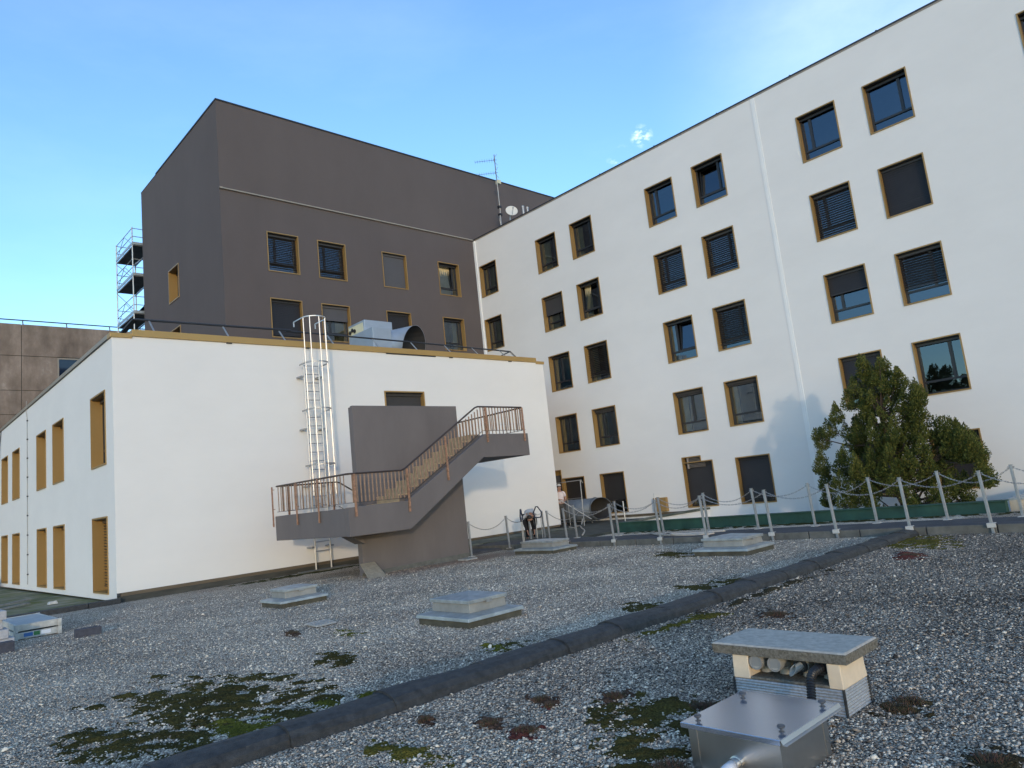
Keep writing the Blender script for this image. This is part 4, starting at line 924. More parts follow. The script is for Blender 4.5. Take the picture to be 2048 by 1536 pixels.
# ------------------------------------------------------------------ stainless box
sb = thing('steel_box', 'stainless steel box with a shiny lid and four black knobs', 'box', (3.72, 2.27, -1.58))
t = MB(); t.box(3.452, 3.975, 2.0, 2.535, -1.60, -1.366); t.build('body', 'stainless', sb)
t = MB()
for y0_, y1_ in ((1.9965, 2.05), (2.485, 2.535)): t = MB(); t.box(3.448, 3.4515, y0_, y1_, -1.6, -1.366); t.build('corner_strip', 'stainless', sb)
for x0_, x1_ in ((3.452, 3.50), (3.925, 3.975)): t = MB(); t.box(x0_, x1_, 1.9965, 1.9995, -1.6, -1.366); t.build('corner_strip', 'stainless', sb)
t = MB(); t.box(3.436, 4.115, 1.985, 2.575, -1.358, -1.345); t.box(3.434, 3.437, 1.985, 2.575, -1.372, -1.346)
t.build('lid', 'lid', sb, bevel=0.002)
t = MB(); t.hexa([(3.436, 1.984, -1.346), (4.118, 1.984, -1.346), (4.118, 1.981, -1.346), (3.436, 1.981, -1.346)], [(3.436, 1.974, -1.366), (4.118, 1.974, -1.366), (4.118, 1.971, -1.366), (3.436, 1.971, -1.366)])
t.box(3.436, 4.118, 1.950, 1.974, -1.370, -1.367); t.build('drip_edge', 'stainless', sb)
for x, y in ((3.50, 2.50), (3.965, 2.49), (4.02, 2.03), (3.555, 2.036)):
    t = MB(); t.lathe([(.016, 0), (.016, .002), (.008, .003), (.008, .016), (.017, .019), (.021, .023), (.021, .030), (.016, .034)], (x, y, -1.345), n=14); t.build('knob', 'knob', sb, smooth=False)
t = MB(); rv = [(3.93, 1.99, -1.40), (3.955, 1.99, -1.50)]
for p in rv: t.lathe([(.005, 0), (.003, .004)], (p[0], 1.996, p[2]), (0, -1, 0), 8)
t.build('rivet', 'knob', sb)
t = MB(); t.lathe([(.038, 0), (.038, .010), (.032, .012), (.032, .03), (.036, .03), (.036, .044), (.030, .044)], (3.4515, 2.262, -1.508), (-1, 0, 0), 20); t.build('pipe_collar', 'stainless', sb)
t = MB(); t.lathe([(.034, 0), (.034, .010)], (3.4195, 2.262, -1.508), (-1, 0, 0), 20); t.build('seal_ring', 'black', sb)
t = MB(); t.tube([(3.412, 2.262, -1.508), (3.36, 2.262, -1.511), (3.25, 2.255, -1.525), (3.0, 2.22, -1.55), (2.6, 2.12, -1.556), (1.9, 1.9, -1.556)], .0285, 14); tag(t.build('white_pipe', 'whitepipe', None, smooth=True), 'white plastic pipe leaving the front of the steel box', 'pipe')

# ------------------------------------------------------------------ loose things on the left
def form_panel(z, label):
    o = thing('deck_panel', label, 'panel', (2.64, 17.2, z), 'stacked grey deck panels')
    x0, x1, y0, y1, h = 2.3, 2.985, 16.16, 18.25, .135
    t = MB(); t.box(x0+.03, x1-.03, y0+.03, y1-.03, z+h-.02, z+h-.008); t.build('deck', 'tray_top', o)
    t = MB(); t.box(x0, x1, y0, y0+.03, z+.02, z+h); t.box(x0, x1, y1-.03, y1, z+.02, z+h); t.box(x0, x0+.03, y0+.03, y1-.03, z+.02, z+h); t.box(x1-.03, x1, y0+.03, y1-.03, z+.02, z+h); t.build('rim', 'tray_rim', o, bevel=0.004)
    for cx, cy in ((x0, y0), (x1, y0), (x1, y1), (x0, y1)):
        t = MB(); t.box(cx-.03, cx+.03, cy-.03, cy+.03, z, z+h+.004); t.build('corner_cap', 'tray_rim', o, bevel=0.004)
    return o
zt = gz(17)+.0
p1 = form_panel(zt, 'lower grey deck panel with a blue and green sticker, left on the gravel')
t = MB(); t.box(2.42, 2.56, 16.157, 16.1595, zt+.05, zt+.115); t.build('blue_sticker', 'blue', p1)
t = MB(); t.box(2.575, 2.67, 16.157, 16.1595, zt+.05, zt+.12); t.build('green_sticker', 'grn', p1)
t = MB(); t.box(2.69, 2.84, 16.157, 16.1595, zt+.05, zt+.115); t.build('white_sticker', 'whitepipe', p1)
form_panel(zt+.141, 'upper grey deck panel lying on the stickered one')
def block(name, m, cx, cy, z, lx, ly, h, rot, label, grp=None):
    t = MB(); t.box(-lx/2, lx/2, -ly/2, ly/2, 0, h); o = t.build(name, m, None, loc=(0, 0, 0), bevel=0.008); o.location = (cx, cy, z); o.rotation_euler = (0, 0, rot); tag(o, label, 'block', grp); return o
block('dark_block', 'block', 3.16, 14.82, gz(14.8)-.005, .40, .19, .14, -.1, 'dark grey block lying alone on the gravel at left')
block('dark_block', 'block', 1.80, 14.62, gz(14.6)-.005, .50, .20, .17, .03, 'dark grey block at the left picture edge in front of the pale stack')
stackspec = [(1.92, 15.6, 0, .5, 'bottom pale block of the stack at the left edge'), (1.84, 15.58, .155, .5, 'second pale block from the bottom, left edge stack'), (1.78, 15.7, .31, .46, 'third pale block from the bottom, left edge stack'), (1.80, 15.62, .465, .5, 'topmost pale block of the stack at the left edge')]
for x, y, dz, L, lab in stackspec: block('pale_block', 'pale_block', x, y, gz(15.6)+dz-.003, L, .5, .15, .04*math.sin(dz*30), lab, 'pale blocks stacked at the left edge')
for i, (a, b, lab) in enumerate(((Vector((2.75, 25.0, 0)), Vector((3.95, 25.7, 0)), 'nearer grey plank on the moss at left'), (Vector((2.9, 26.3, 0)), Vector((4.2, 27.2, 0)), 'farther grey plank on the moss at left'))):
    z = gz(25)+.03+.02*i; t = MB(); t.beam(a+Vector((0, 0, z+.02)), b+Vector((0, 0, z+.06)), .2, .04); tag(t.build('plank', 'plank', None), lab, 'plank', 'planks on the moss')
block('pale_box', 'pale_block', 4.2, 40.3, gz(40)+.05, .9, 1.2, .55, 0, 'pale grey box against the white wall at the far left edge')
t = MB(); t.hexa([(4.25, 24.5, gz(24)+.02), (4.5, 24.5, gz(24)+.02), (4.5, 24.75, gz(24)+.02), (4.25, 24.75, gz(24)+.02)], [(4.3, 24.52, gz(24)+.09), (4.47, 24.55, gz(24)+.12), (4.45, 24.7, gz(24)+.09), (4.28, 24.7, gz(24)+.1)]); tag(t.build('white_rubble', 'whitepaint', None, bevel=.02), 'small white lump of rubble on the moss', 'rubble')
t = MB(); zb = gz(10.2)
for k in range(6):
    f = k/5; t.beam((5.06+.30*f, 10.02+.02*f, zb+.03), (5.11+.30*f, 10.44+.02*f, zb+.03), .028, .02)
t.beam((5.05, 10.02, zb+.028), (5.38, 10.04, zb+.028), .02, .022); t.beam((5.10, 10.44, zb+.028), (5.43, 10.46, zb+.028), .02, .022)
tag(t.build('metal_grate', 'alu', None), 'small slatted metal grate lying on the gravel', 'grate')
t = MB(); t.hexa([(9.40, 15.75, gz(16)), (9.86, 15.66, gz(16)), (9.86, 15.69, gz(16)), (9.40, 15.78, gz(16))], [(9.60, 16.46, -1.345), (10.03, 16.46, -1.345), (10.03, 16.49, -1.335), (9.60, 16.49, -1.335)])
tag(t.build('leaning_board', 'board', None), 'small beige board leaning on the foot of the stair wall', 'board')
block('paver', 'concrete', 12.72, 16.02, gz(16)-.003, .42, .36, .04, .1, 'flat grey paver beside the right foot of the stair wall')

# cables on the left wall
lc = thing('lightning_conductor', 'thin clipped conductor running down the white left wall', 'conductor', (XC-.02, 33.75, -1.6))
t = MB(); t.tube([(XC-.03, 33.75, -1.45), (XC-.03, 33.76, 5.0), (XC-.06, 33.8, 5.40), (XC-.02, 33.95, 5.75)], .012, 6); t.build('rod', 'cable', lc)
z = -1.0
for z in np.arange(-1.1, 5.2, .75):
    t = MB(); t.box(XC-.05, XC-.001, 33.71, 33.79, z, z+.05); t.build('clip', 'railgrey', lc)
t = MB(); t.tube([(XC-.03, 40.4, 5.4), (XC-.05, 40.6, 4.7), (XC-.05, 41.2, 3.2), (XC-.04, 42, 1.0)], .02, 6); tag(t.build('black_cable', 'black', None), 'loose black cable hanging at the far left wall top', 'cable')

# ------------------------------------------------------------------ roof plant
hv = thing('air_handling_unit', 'grey air handling unit with a large slanted intake on the low roof', 'ventilation unit', (15.2, 23.6, 5.37))
t = MB(); t.box(14.58, 15.42, 22.85, 24.6, 5.37, 6.88); t.build('casing', 'hvac', hv, bevel=0.02)
t = MB(); t.box(14.98, 16.30, 24.05, 25.3, 6.30, 7.50); t.build('upper_casing', 'hvac', hv, bevel=0.02)
t = MB(); t.box(14.96, 14.979, 24.15, 25.25, 6.95, 7.40); t.build('side_panel', 'cream_panel', hv)
t = MB(); 
for k in range(3): t.lathe([(.07, 0), (.09, .03), (.03, .03)], (14.959, 24.75+.18*k, 7.18+.07*(k % 2)), (-1, 0, 0), 10)
t.build('fan_port', 'darkmetal', hv)
def cut_cone(axis0, d, r0, r1, L, cutn, n=28, th=.012):
    d = Vector(d).normalized(); a = d.cross(Vector((0, 0, 1))).normalized(); b = d.cross(a); o = Vector(axis0); cn = Vector(cutn)
    cpt = o+d*L; mb = MB(); vs = []
    for lay in (0, 1):
        for k in range(n):
            e = a*math.cos(2*math.pi*k/n)+b*math.sin(2*math.pi*k/n)
            r_s, r_e = r0-lay*th, r1-lay*th
            p0 = o+e*r_s; dirv = (d*L+e*(r_e-r_s)); t_ = (cpt-p0).dot(cn)/dirv.dot(cn); vs.append(p0); vs.append(p0+dirv*t_)
    fs = []
    for k in range(n):
        k2 = (k+1) % n
        fs.append((2*k, 2*k2, 2*k2+1, 2*k+1)); fs.append((2*n+2*k, 2*n+2*k+1, 2*n+2*k2+1, 2*n+2*k2)); fs.append((2*k+1, 2*k2+1, 2*n+2*k2+1, 2*n+2*k+1))
    return mb, vs, fs, n
mb, vs, fs, n = cut_cone((15.42, 23.5, 6.25), (1, 0, .05), .62, .90, 1.35, (.60, -.75, -.18)); mb.add(vs, fs); it = mb.build('intake_cone', 'hvac', hv, smooth=True)
mb, vs, fs, n = cut_cone((15.43, 23.5, 6.25), (1, 0, .05), .605, .885, 1.34, (.60, -.75, -.18)); q = MB(); q.add(vs[:2*n], [(2*k, 2*((k+1) % n), 2*((k+1) % n)+1, 2*k+1) for k in range(n)]); q.build('cone_lining', 'ductin', it)
# duct on the annex deck
dz = gz(20)+.11
du = thing('ventilation_duct', 'big dark round duct lying on the roof below the ground floor windows', 'duct', (22.9, 20.8, dz))
mb, vs, fs, n = cut_cone((22.85, 24.2, dz+.60), (.18, -1, 0), .46, .46, 4.0, (-.35, -.9, 0)); mb.add(vs, fs); b = mb.build('duct_body', 'duct', du, smooth=True)
q = MB(); mb, vs, fs, n = cut_cone((22.85, 24.2, dz+.60), (.18, -1, 0), .444, .444, 3.99, (-.35, -.9, 0)); q.add(vs[:2*n], [(2*k, 2*((k+1) % n), 2*((k+1) % n)+1, 2*k+1) for k in range(n)]); q.build('duct_lining', 'ductin', b)
for f in (.35, .62, .93):
    c = Vector((22.85, 24.2, dz+.60))+Vector((.18, -1, 0)).normalized()*4.0*f; t = MB(); t.lathe([(.462, -.03), (.485, -.03), (.485, .03), (.462, .03)], c, (.18, -1, 0), 28, caps=False); t.build('band', 'duct', du)
for f in (.2, .8):
    c = Vector((22.85, 24.2, dz))+Vector((.18, -1, 0)).normalized()*4.0*f; t = MB()
    for sx in (-.35, .35): t.tube([(c.x+sx, c.y, dz), (c.x+sx*.7, c.y, dz+.3)], .025, 6)
    t.build('leg', 'galv', du)
t = MB(); t.tube([(22.28, 22.6, .24), (22.2, 20.0, .28), (22.25, 19.98, .15)], .016, 6); t.tube([(22.14, 20.0, .28), (22.07, 20.0, dz)], .018, 6); t.tube([(22.16, 20.05, -.45), (22.85, 21.5, -.45)], .012, 6); t.tube([(22.85, 21.5, -.45), (22.85, 21.5, dz)], .014, 6)
o = t.build('pipe_frame', 'galv', None); tag(o, 'thin white pipe frame standing by the standing worker', 'frame')
for (x, y, h, lab) in ((21.0, 17.0, .9, 'thin white stake left of the duct mouth'), (22.4, 16.6, 1.05, 'thin white stake right of the duct mouth')):
    t = MB(); t.tube([(x, y, dz), (x+.03, y+.02, dz+h)], .022, 6); tag(t.build('stake', 'alu', None), lab, 'stake', 'stakes by the duct')
def hose(pts, r, label):
    P_ = [Vector(p) for p in pts]; out = []
    for i in range(len(P_)-1):
        for k in range(6):
            t_ = k/6; p0, p1, p2, p3 = P_[max(i-1, 0)], P_[i], P_[i+1], P_[min(i+2, len(P_)-1)]
            out.append(.5*((2*p1)+(p2-p0)*t_+(2*p0-5*p1+4*p2-p3)*t_**2+(3*p1-p0-3*p2+p3)*t_**3))
    t = MB(); t.tube(out, r, 8); tag(t.build('hose', 'hose', None, smooth=True), label, 'hose', 'hoses on the walkway')
zw = gz(11)+.155+.022
hose([(16.2, 12.3, zw-.0), (15.7, 11.7, zw), (15.35, 11.0, zw), (15.25, 10.5, zw), (15.3, 10.1, zw), (15.45, 9.85, zw), (15.6, 10.1, zw), (15.45, 10.6, zw), (15.3, 10.9, zw+.02), (15.5, 11.1, zw+.02), (15.7, 10.7, zw), (15.85, 10.2, zw), (16.0, 9.8, zw)], .024, 'beige hose coiled on the walkway behind the right skylight')
zd = dz+.02
hose([(21.6, 20.4, zd), (20.9, 19.4, zd), (21.3, 19.8, zd+.02), (22.0, 20.2, zd), (20.8, 19.0, zd), (19.4, 17.6, zd), (17.6, 16.1, zd)], .026, 'beige hose trailing from the feet of the standing worker')
# navy grip rails of the roof hatch ladder
for (x, y, dx, dy, lab) in ((15.55, 16.70, .30, .22, 'left navy grip rail on two thin legs, beside the bent over person'), (17.40, 17.85, .10, -.22, 'right navy grip rail on two thin legs, among the posts')):
    z = gz(y); o = thing('grip_rail', lab, 'hand rail', (x, y, z), 'navy grip rails')
    d = Vector((dx, dy, 0)).normalized()*.19; c = Vector((x, y, z))
    for s_ in (-1, 1):
        t = MB(); t.tube([c+d*s_*.5, c+d*s_*.5+Vector((0, 0, .84))], .014, 6); t.build('leg', 'galv', o)
    t = MB(); t.tube([c-d*.5+Vector((0, 0, .80)), c-d*.85+Vector((0, 0, .95)), c-d*.25+Vector((0, 0, 1.17)), c+d*.1+Vector((0, 0, 1.17)), c+d*.85+Vector((0, 0, .95)), c+d*.5+Vector((0, 0, .80)), c-d*.5+Vector((0, 0, .80))], .022, 8); t.build('grip', 'navy', o)

# ------------------------------------------------------------------ antenna, dish, roof pipes on the wing
an = thing('television_antenna', 'tall roof aerial mast with two comb shaped aerials', 'antenna', (26.28, 27.3, 13.5))
t = MB(); t.tube([(26.28, 27.3, 13.5), (26.28, 27.3, 18.95)], .028, 8); t.build('mast', 'antenna', an)
bd = Vector((-.72, .69, 0)).normalized()
for z, L in ((18.62, 1.15), (17.85, 1.10)):
    t = MB(); a = Vector((26.28, 27.3, z))-bd*.12; b = a+bd*(L+.1); t.tube([a, b], .012, 6)
    pv = Vector((-bd.y, bd.x, 0))
    for k in range(9):
        c = a.lerp(b, .12+.86*k/8); l = .16-.006*k; t.tube([c-pv*l+Vector((0, 0, -.05)), c+pv*l+Vector((0, 0, .05))], .007, 5)
    for s_ in (1, -1): t.tube([a+bd*.2, a-bd*.02+Vector((0, 0, .28*s_))+pv*.1*s_], .010, 5)
    t.build('aerial', 'antenna', an)
t = MB(); t.tube([(26.30, 27.26, 13.6), (26.22, 27.24, 14.3), (26.16, 27.25, 15.0), (26.25, 27.26, 15.6), (26.26, 27.27, 17.4)], .022, 6); t.build('cable', 'whitepaint', an)
t = MB(); t.box(26.28, 26.50, 27.2, 27.4, 17.2, 17.42); t.build('amplifier_box', 'cream_panel', an)
for z in (15.3, 15.75):
    t = MB(); t.box(26.18, 26.36, 27.22, 27.38, z, z+.12); t.build('clamp', 'darkmetal', an)
ds = thing('satellite_dish', 'round cream satellite dish beside the aerial mast', 'satellite dish', (26.5, 26.8, 13.5))
nd = Vector((-.50, -.80, .33)).normalized(); c = Vector((26.62, 26.75, 15.42))
t = MB(); t.lathe([(.02, .0), (.15, .012), (.27, .045), (.335, .075), (.34, .065), (.27, .03), (.15, -.005), (.02, -.02)], c, nd, 28); t.build('reflector', 'dish', ds, smooth=True)
t = MB(); t.tube([c+nd*.07-Vector((0, 0, .33)), c+nd*.5-Vector((0, 0, .15))], .012, 6); t.lathe([(.03, 0), (.03, .08)], c+nd*.46-Vector((0, 0, .15)), nd, 8); t.build('feed_arm', 'antenna', ds)
t = MB(); t.tube([(26.5, 26.85, 13.5), (26.55, 26.85, 15.1), tuple(c-nd*.05)], .035, 8); t.build('pole', 'galv', ds)
for x, lab in ((27.6, 'left of two grey flue pipes above the white wing'), (27.95, 'right of two grey flue pipes above the white wing')):
    t = MB(); t.lathe([(.07, 0), (.07, 2.35), (.085, 2.35), (.085, 2.45)], (x, 26.8, 13.5), n=12); tag(t.build('flue_pipe', 'galv', None), lab, 'flue', 'flue pipes')

# ------------------------------------------------------------------ scaffold behind the taupe building
sc = thing('scaffold_tower', 'scaffold tower with three dark decks behind the taupe building', 'scaffold', (12, 41, -9))
SX, SY = (10.79, 11.75, 13.8), (39.6, 42.65)
for x in SX:
    for y in SY:
        t = MB(); t.tube([(x, y, -9), (x, y, 16.2 if x < 11 else 15.9)], .032, 8); t.build('standard', 'scaf', sc)
decks = (11.47, 13.53, 15.24)
for z in decks:
    t = MB(); t.box(SX[0]+.03, SX[1]-.02, SY[0]-.1, SY[1]+.1, z-.09, z-.03); t.box(SX[1]+.02, SX[2], SY[0]-.1, SY[0]+1.0, z-.09, z-.03); t.build('deck', 'deck', sc)
    t = MB()
    for x in SX[:2]: t.beam((x, SY[0], z-.13), (x, SY[1], z-.13), .05)
    t.beam((SX[0]-.02, SY[0]-.12, z+.03), (SX[0]-.02, SY[1], z+.03), .03, .14); t.beam((SX[0], SY[0]-.12, z+.03), (SX[2], SY[0]-.12, z+.03), .03, .14); t.build('toe_board', 'scaf', sc)
    t = MB()
    for dz_ in (.45, .9):
        t.tube([(SX[0], SY[0], z+dz_), (SX[0], SY[1], z+dz_)], .02, 6); t.tube([(SX[0], SY[0], z+dz_), (SX[2], SY[0], z+dz_)], .02, 6); t.tube([(SX[0], SY[1], z+dz_), (SX[2], SY[1], z+dz_)], .02, 6)
    ym = (SY[0]+SY[1])/2; t.tube([(SX[0], SY[0], z), (SX[0], ym, z+.9)], .016, 6); t.tube([(SX[0], SY[1], z), (SX[0], ym, z+.9)], .016, 6)
    t.build('guard_rail', 'scaf', sc)
    t = MB(); t.tube([(SX[0], SY[0], z-1.9), (SX[0], SY[1], z-.2)], .018, 6); t.tube([(SX[1], SY[0], z-.2), (SX[0], SY[0], z-1.2)], .016, 6); t.build('brace', 'scaf', sc)
t = MB(); t.prism([(-.9, 0), (.9, 1.75), (.9, 1.95), (-.9, .2)], SX[1]+.1, SX[1]+.7, lambda p, q, t_: (t_+p*.8, SY[0]+.9, decks[0]+q)); t.build('stair', 'deck', sc)

# ------------------------------------------------------------------ tree in the courtyard
def make_tree(cx, cy, zb):
    o = thing('conifer_tree', 'bushy dark green conifer behind the green parapet', 'tree', (cx, cy, zb))
    tr = MB(); trunk = [Vector((cx, cy, zb)), Vector((cx+.05, cy-.05, -2.4)), Vector((cx, cy+.02, -1.2)), Vector((cx-.05, cy+.12, 0.2)), Vector((cx-.02, cy+.22, 1.4)), Vector((cx, cy+.30, 2.3))]
    tr.tube(trunk, .1, 8, rs=[.19, .16, .13, .09, .05, .02])
    rng = np.random.default_rng(5); H0, H1 = -2.0, 2.72
    clumps = []
    def R(t): return 2.0*max(0.0, 1-t**1.45)**.9
    tries = 0
    while len(clumps) < 200 and tries < 9000:
        tries += 1
        t_ = rng.uniform(0, .93)**1.0; ang = rng.uniform(0, 2*math.pi); rr = R(t_)*math.sqrt(rng.uniform(.10, 1.0))*rng.uniform(.86, 1.04)
        x = cx+.90*rr*math.cos(ang); y = cy+.12*t_*2+rr*math.sin(ang); z = H0+(H1-H0)*t_
        if any((x-c[0])**2+(y-c[1])**2+(z-c[2])**2 < .25**2 for c in clumps): continue
        clumps.append((x, y, z, rng.uniform(.11, .225)*(1.05-.25*t_)))
    # the uneven outline seen in the photograph: leaders and side lobes
    for (dy, z, r) in ((.45, 2.45, .22), (.38, 2.68, .14), (-.02, 2.38, .20), (-.10, 2.58, .12), (-.48, 2.02, .20), (-.52, 2.20, .11), (-.95, 1.35, .22), (-1.0, 1.55, .12), (-.75, 1.6, .22), (-.6, 1.25, .24), (-.88, 1.02, .24), (-.28, 1.8, .22), (-.5, .8, .26), (-.8, .45, .26), (1.15, .25, .24), (1.5, -.3, .26), (.85, .65, .24), (.5, 1.2, .24), (.2, .3, .28), (-.2, -.3, .28), (.8, -.8, .28), (-.6, -.9, .28), (-1.45, .40, .22), (-1.8, .10, .24), (-1.62, .50, .13), (-1.2, .30, .28), (-1.5, -.05, .28), (-1.7, -.2, .3), (-1.35, -.1, .3), (-2.05, -.25, .28), (-2.1, -.9, .30), (2.1, .55, .24), (2.2, .75, .12), (1.75, .85, .20), (2.1, -.2, .26), (2.2, -.75, .26), (2.15, -1.2, .25), (1.35, 1.25, .22), (1.0, 1.6, .22), (.75, 2.0, .2), (.30, 2.2, .2)):
        for k in range(2): clumps.append((cx+rng.uniform(-.35, .35), cy+dy, z, r))
    for (x, y, z, r) in clumps[::3]:
        b = trunk[1].lerp(trunk[4], max(0.05, min(.95, (z-.5-trunk[1].z)/(trunk[4].z-trunk[1].z)))); e = Vector((x, y, z)); m = b.lerp(e, .55)-Vector((0, 0, .15))
        tr.tube([b, m, e], .02, 5, caps=False, rs=[.035, .022, .008])
    tr.build('trunk', 'bark', o)
    V = []; 
    for (x, y, z, r) in clumps:
        n = int(1250*(r/.3)**2)+60
        d = rng.normal(size=(n, 3)); d /= np.linalg.norm(d, axis=1)[:, None]
        rad = r*rng.uniform(.25, 1.0, size=(n, 1))**.6
        P_ = np.array([x, y, z])+d*rad*np.array([1, 1, 1.0]); hh = np.maximum(0, d[:, 2:3])*rad; P_[:, 2:3] += hh*1.2; P_[:, :2] -= (P_[:, :2]-np.array([x, y]))*np.minimum(.75, hh/r*.8)
        out = d*.8+np.array([0, 0, .75])+np.array([x-cx, y-cy, 0])*.25+rng.normal(size=(n, 3))*.35
        out /= np.linalg.norm(out, axis=1)[:, None]
        L = rng.uniform(.032, .072, size=(n, 1)); sd = np.cross(out, rng.normal(size=(n, 3))); sd /= np.linalg.norm(sd, axis=1)[:, None]; wd = L*.27
        V.append(np.stack([P_, P_+out*L*.45+sd*wd, P_+out*L, P_+out*L*.45-sd*wd], 1))
    V = np.concatenate(V); n = len(V)
    me = bpy.data.meshes.new('crown'); me.vertices.add(4*n); me.loops.add(4*n); me.polygons.add(n)
    me.vertices.foreach_set('co', (V-np.array([cx, cy, zb])).astype(np.float32).ravel()); me.loops.foreach_set('vertex_index', np.arange(4*n, dtype=np.int32)); me.polygons.foreach_set('loop_start', np.arange(0, 4*n, 4, dtype=np.int32)); me.polygons.foreach_set('loop_total', np.full(n, 4, dtype=np.int32)); me.update(); me.validate()
    me.materials.append(M['foliage']); c = bpy.data.objects.new('crown', me); COL.objects.link(c); c.parent = o
make_tree(22.15, 7.75, -4.6)

# ------------------------------------------------------------------ people
def skin_fig(name, m, parent, joints, edges, origin, sub=2):
    """joints: {key: (x,y,z,rx[,ry])}, one connected skeleton grown with a skin modifier"""
    keys = list(joints); me = bpy.data.meshes.new(name); off = Vector(origin)
    me.from_pydata([Vector(joints[k][:3]) for k in keys], [(keys.index(a), keys.index(b)) for a, b in edges], [])
    o = bpy.data.objects.new(name, me); COL.objects.link(o); o.parent = parent
    md = o.modifiers.new('skin', 'SKIN'); md.use_smooth_shade = True
    for i, k in enumerate(keys):
        j = joints[k]; sv = me.skin_vertices[0].data[i]; sv.radius = (j[3], j[4] if len(j) > 4 else j[3]); sv.use_root = (i == 0)
    ss = o.modifiers.new('sub', 'SUBSURF'); ss.levels = sub; ss.render_levels = sub
    me.materials.append(M[m]); return o
def hand(j, e, side, base, d, curl, s=1.0):
    """five fingers rooted in a palm"""
    d = Vector(d).normalized(); c = Vector(curl).normalized(); sd = d.cross(c).normalized()*side
    b = Vector(base); j[f'palm{side}'] = (*(b+d*.045), .024, .017); e.append((f'wrist{side}', f'palm{side}'))
    for k, (off, L) in enumerate(((.030, .075), (.010, .085), (-.010, .08), (-.028, .062))):
        r = b+d*.085+sd*off; m_ = r+(d*.8+c*.5).normalized()*L*.5; t_ = m_+(d*.3+c).normalized()*L*.5
        j[f'k{side}{k}'] = (*r, .0095); j[f'm{side}{k}'] = (*m_, .0085); j[f't{side}{k}'] = (*t_, .007)
        e += [(f'palm{side}', f'k{side}{k}'), (f'k{side}{k}', f'm{side}{k}'), (f'm{side}{k}', f't{side}{k}')]
    th = b+d*.03+sd*.035; tt = th+(d*.6+sd*.5+c*.5).normalized()*.05
    j[f'th{side}'] = (*th, .010); j[f'tt{side}'] = (*tt, .008); e += [(f'palm{side}', f'th{side}'), (f'th{side}', f'tt{side}')]
def head_bits(o, c, fwd, upv, hairm, cap=None):
    fwd, upv = Vector(fwd).normalized(), Vector(upv).normalized(); sd = fwd.cross(upv).normalized(); c = Vector(c)
    t = MB()      # hair shell over the back and top of the head
    prof = []; n = 14
    vs = []; fs = []
    for i in range(7):
        a = math.pi*.62*i/6
        for k in range(n):
            b = 2*math.pi*k/n; dv = upv*math.cos(a)+(fwd*math.cos(b)+sd*math.sin(b))*math.sin(a)
            shrink = 1.0
            if dv.dot(fwd) > .45 and dv.dot(upv) < .55: shrink = .78
            vs.append(c+upv*.02-fwd*.008+Vector((dv.x*.098, dv.y*.098, dv.z*.122))*shrink)
    for i in range(6):
        for k in range(n): fs.append((i*n+k, i*n+(k+1) % n, (i+1)*n+(k+1) % n, (i+1)*n+k))
    t.add(vs, fs); t.build('hair', hairm, o, smooth=True)
    if cap:
        t = MB(); vs = []; fs = []
        for i in range(5):
            a = math.pi*.42*i/4
            for k in range(n):
                b = 2*math.pi*k/n; dv = upv*math.cos(a)+(fwd*math.cos(b)+sd*math.sin(b))*math.sin(a); vs.append(c+upv*.045-fwd*.006+dv*.104)
        for i in range(4):
            for k in range(n): fs.append((i*n+k, i*n+(k+1) % n, (i+1)*n+(k+1) % n, (i+1)*n+k))
        t.add(vs, fs); t.beam(c+fwd*.08+upv*.075, c+fwd*.165+upv*.06, .13, .01, upv); t.build('cap', cap, o, smooth=True)
    t = MB()
    for s_ in (-1, 1): t.lathe([(.002, 0), (.010, .004), (.002, .008)], c+fwd*.085+sd*.032*s_+upv*.012, fwd, 8)
    t.build('eyes', 'black', o)
    t = MB(); t.beam(c+fwd*.088-sd*.022-upv*.052, c+fwd*.088+sd*.022-upv*.052, .006, .006); t.build('mouth', 'trouser', o)
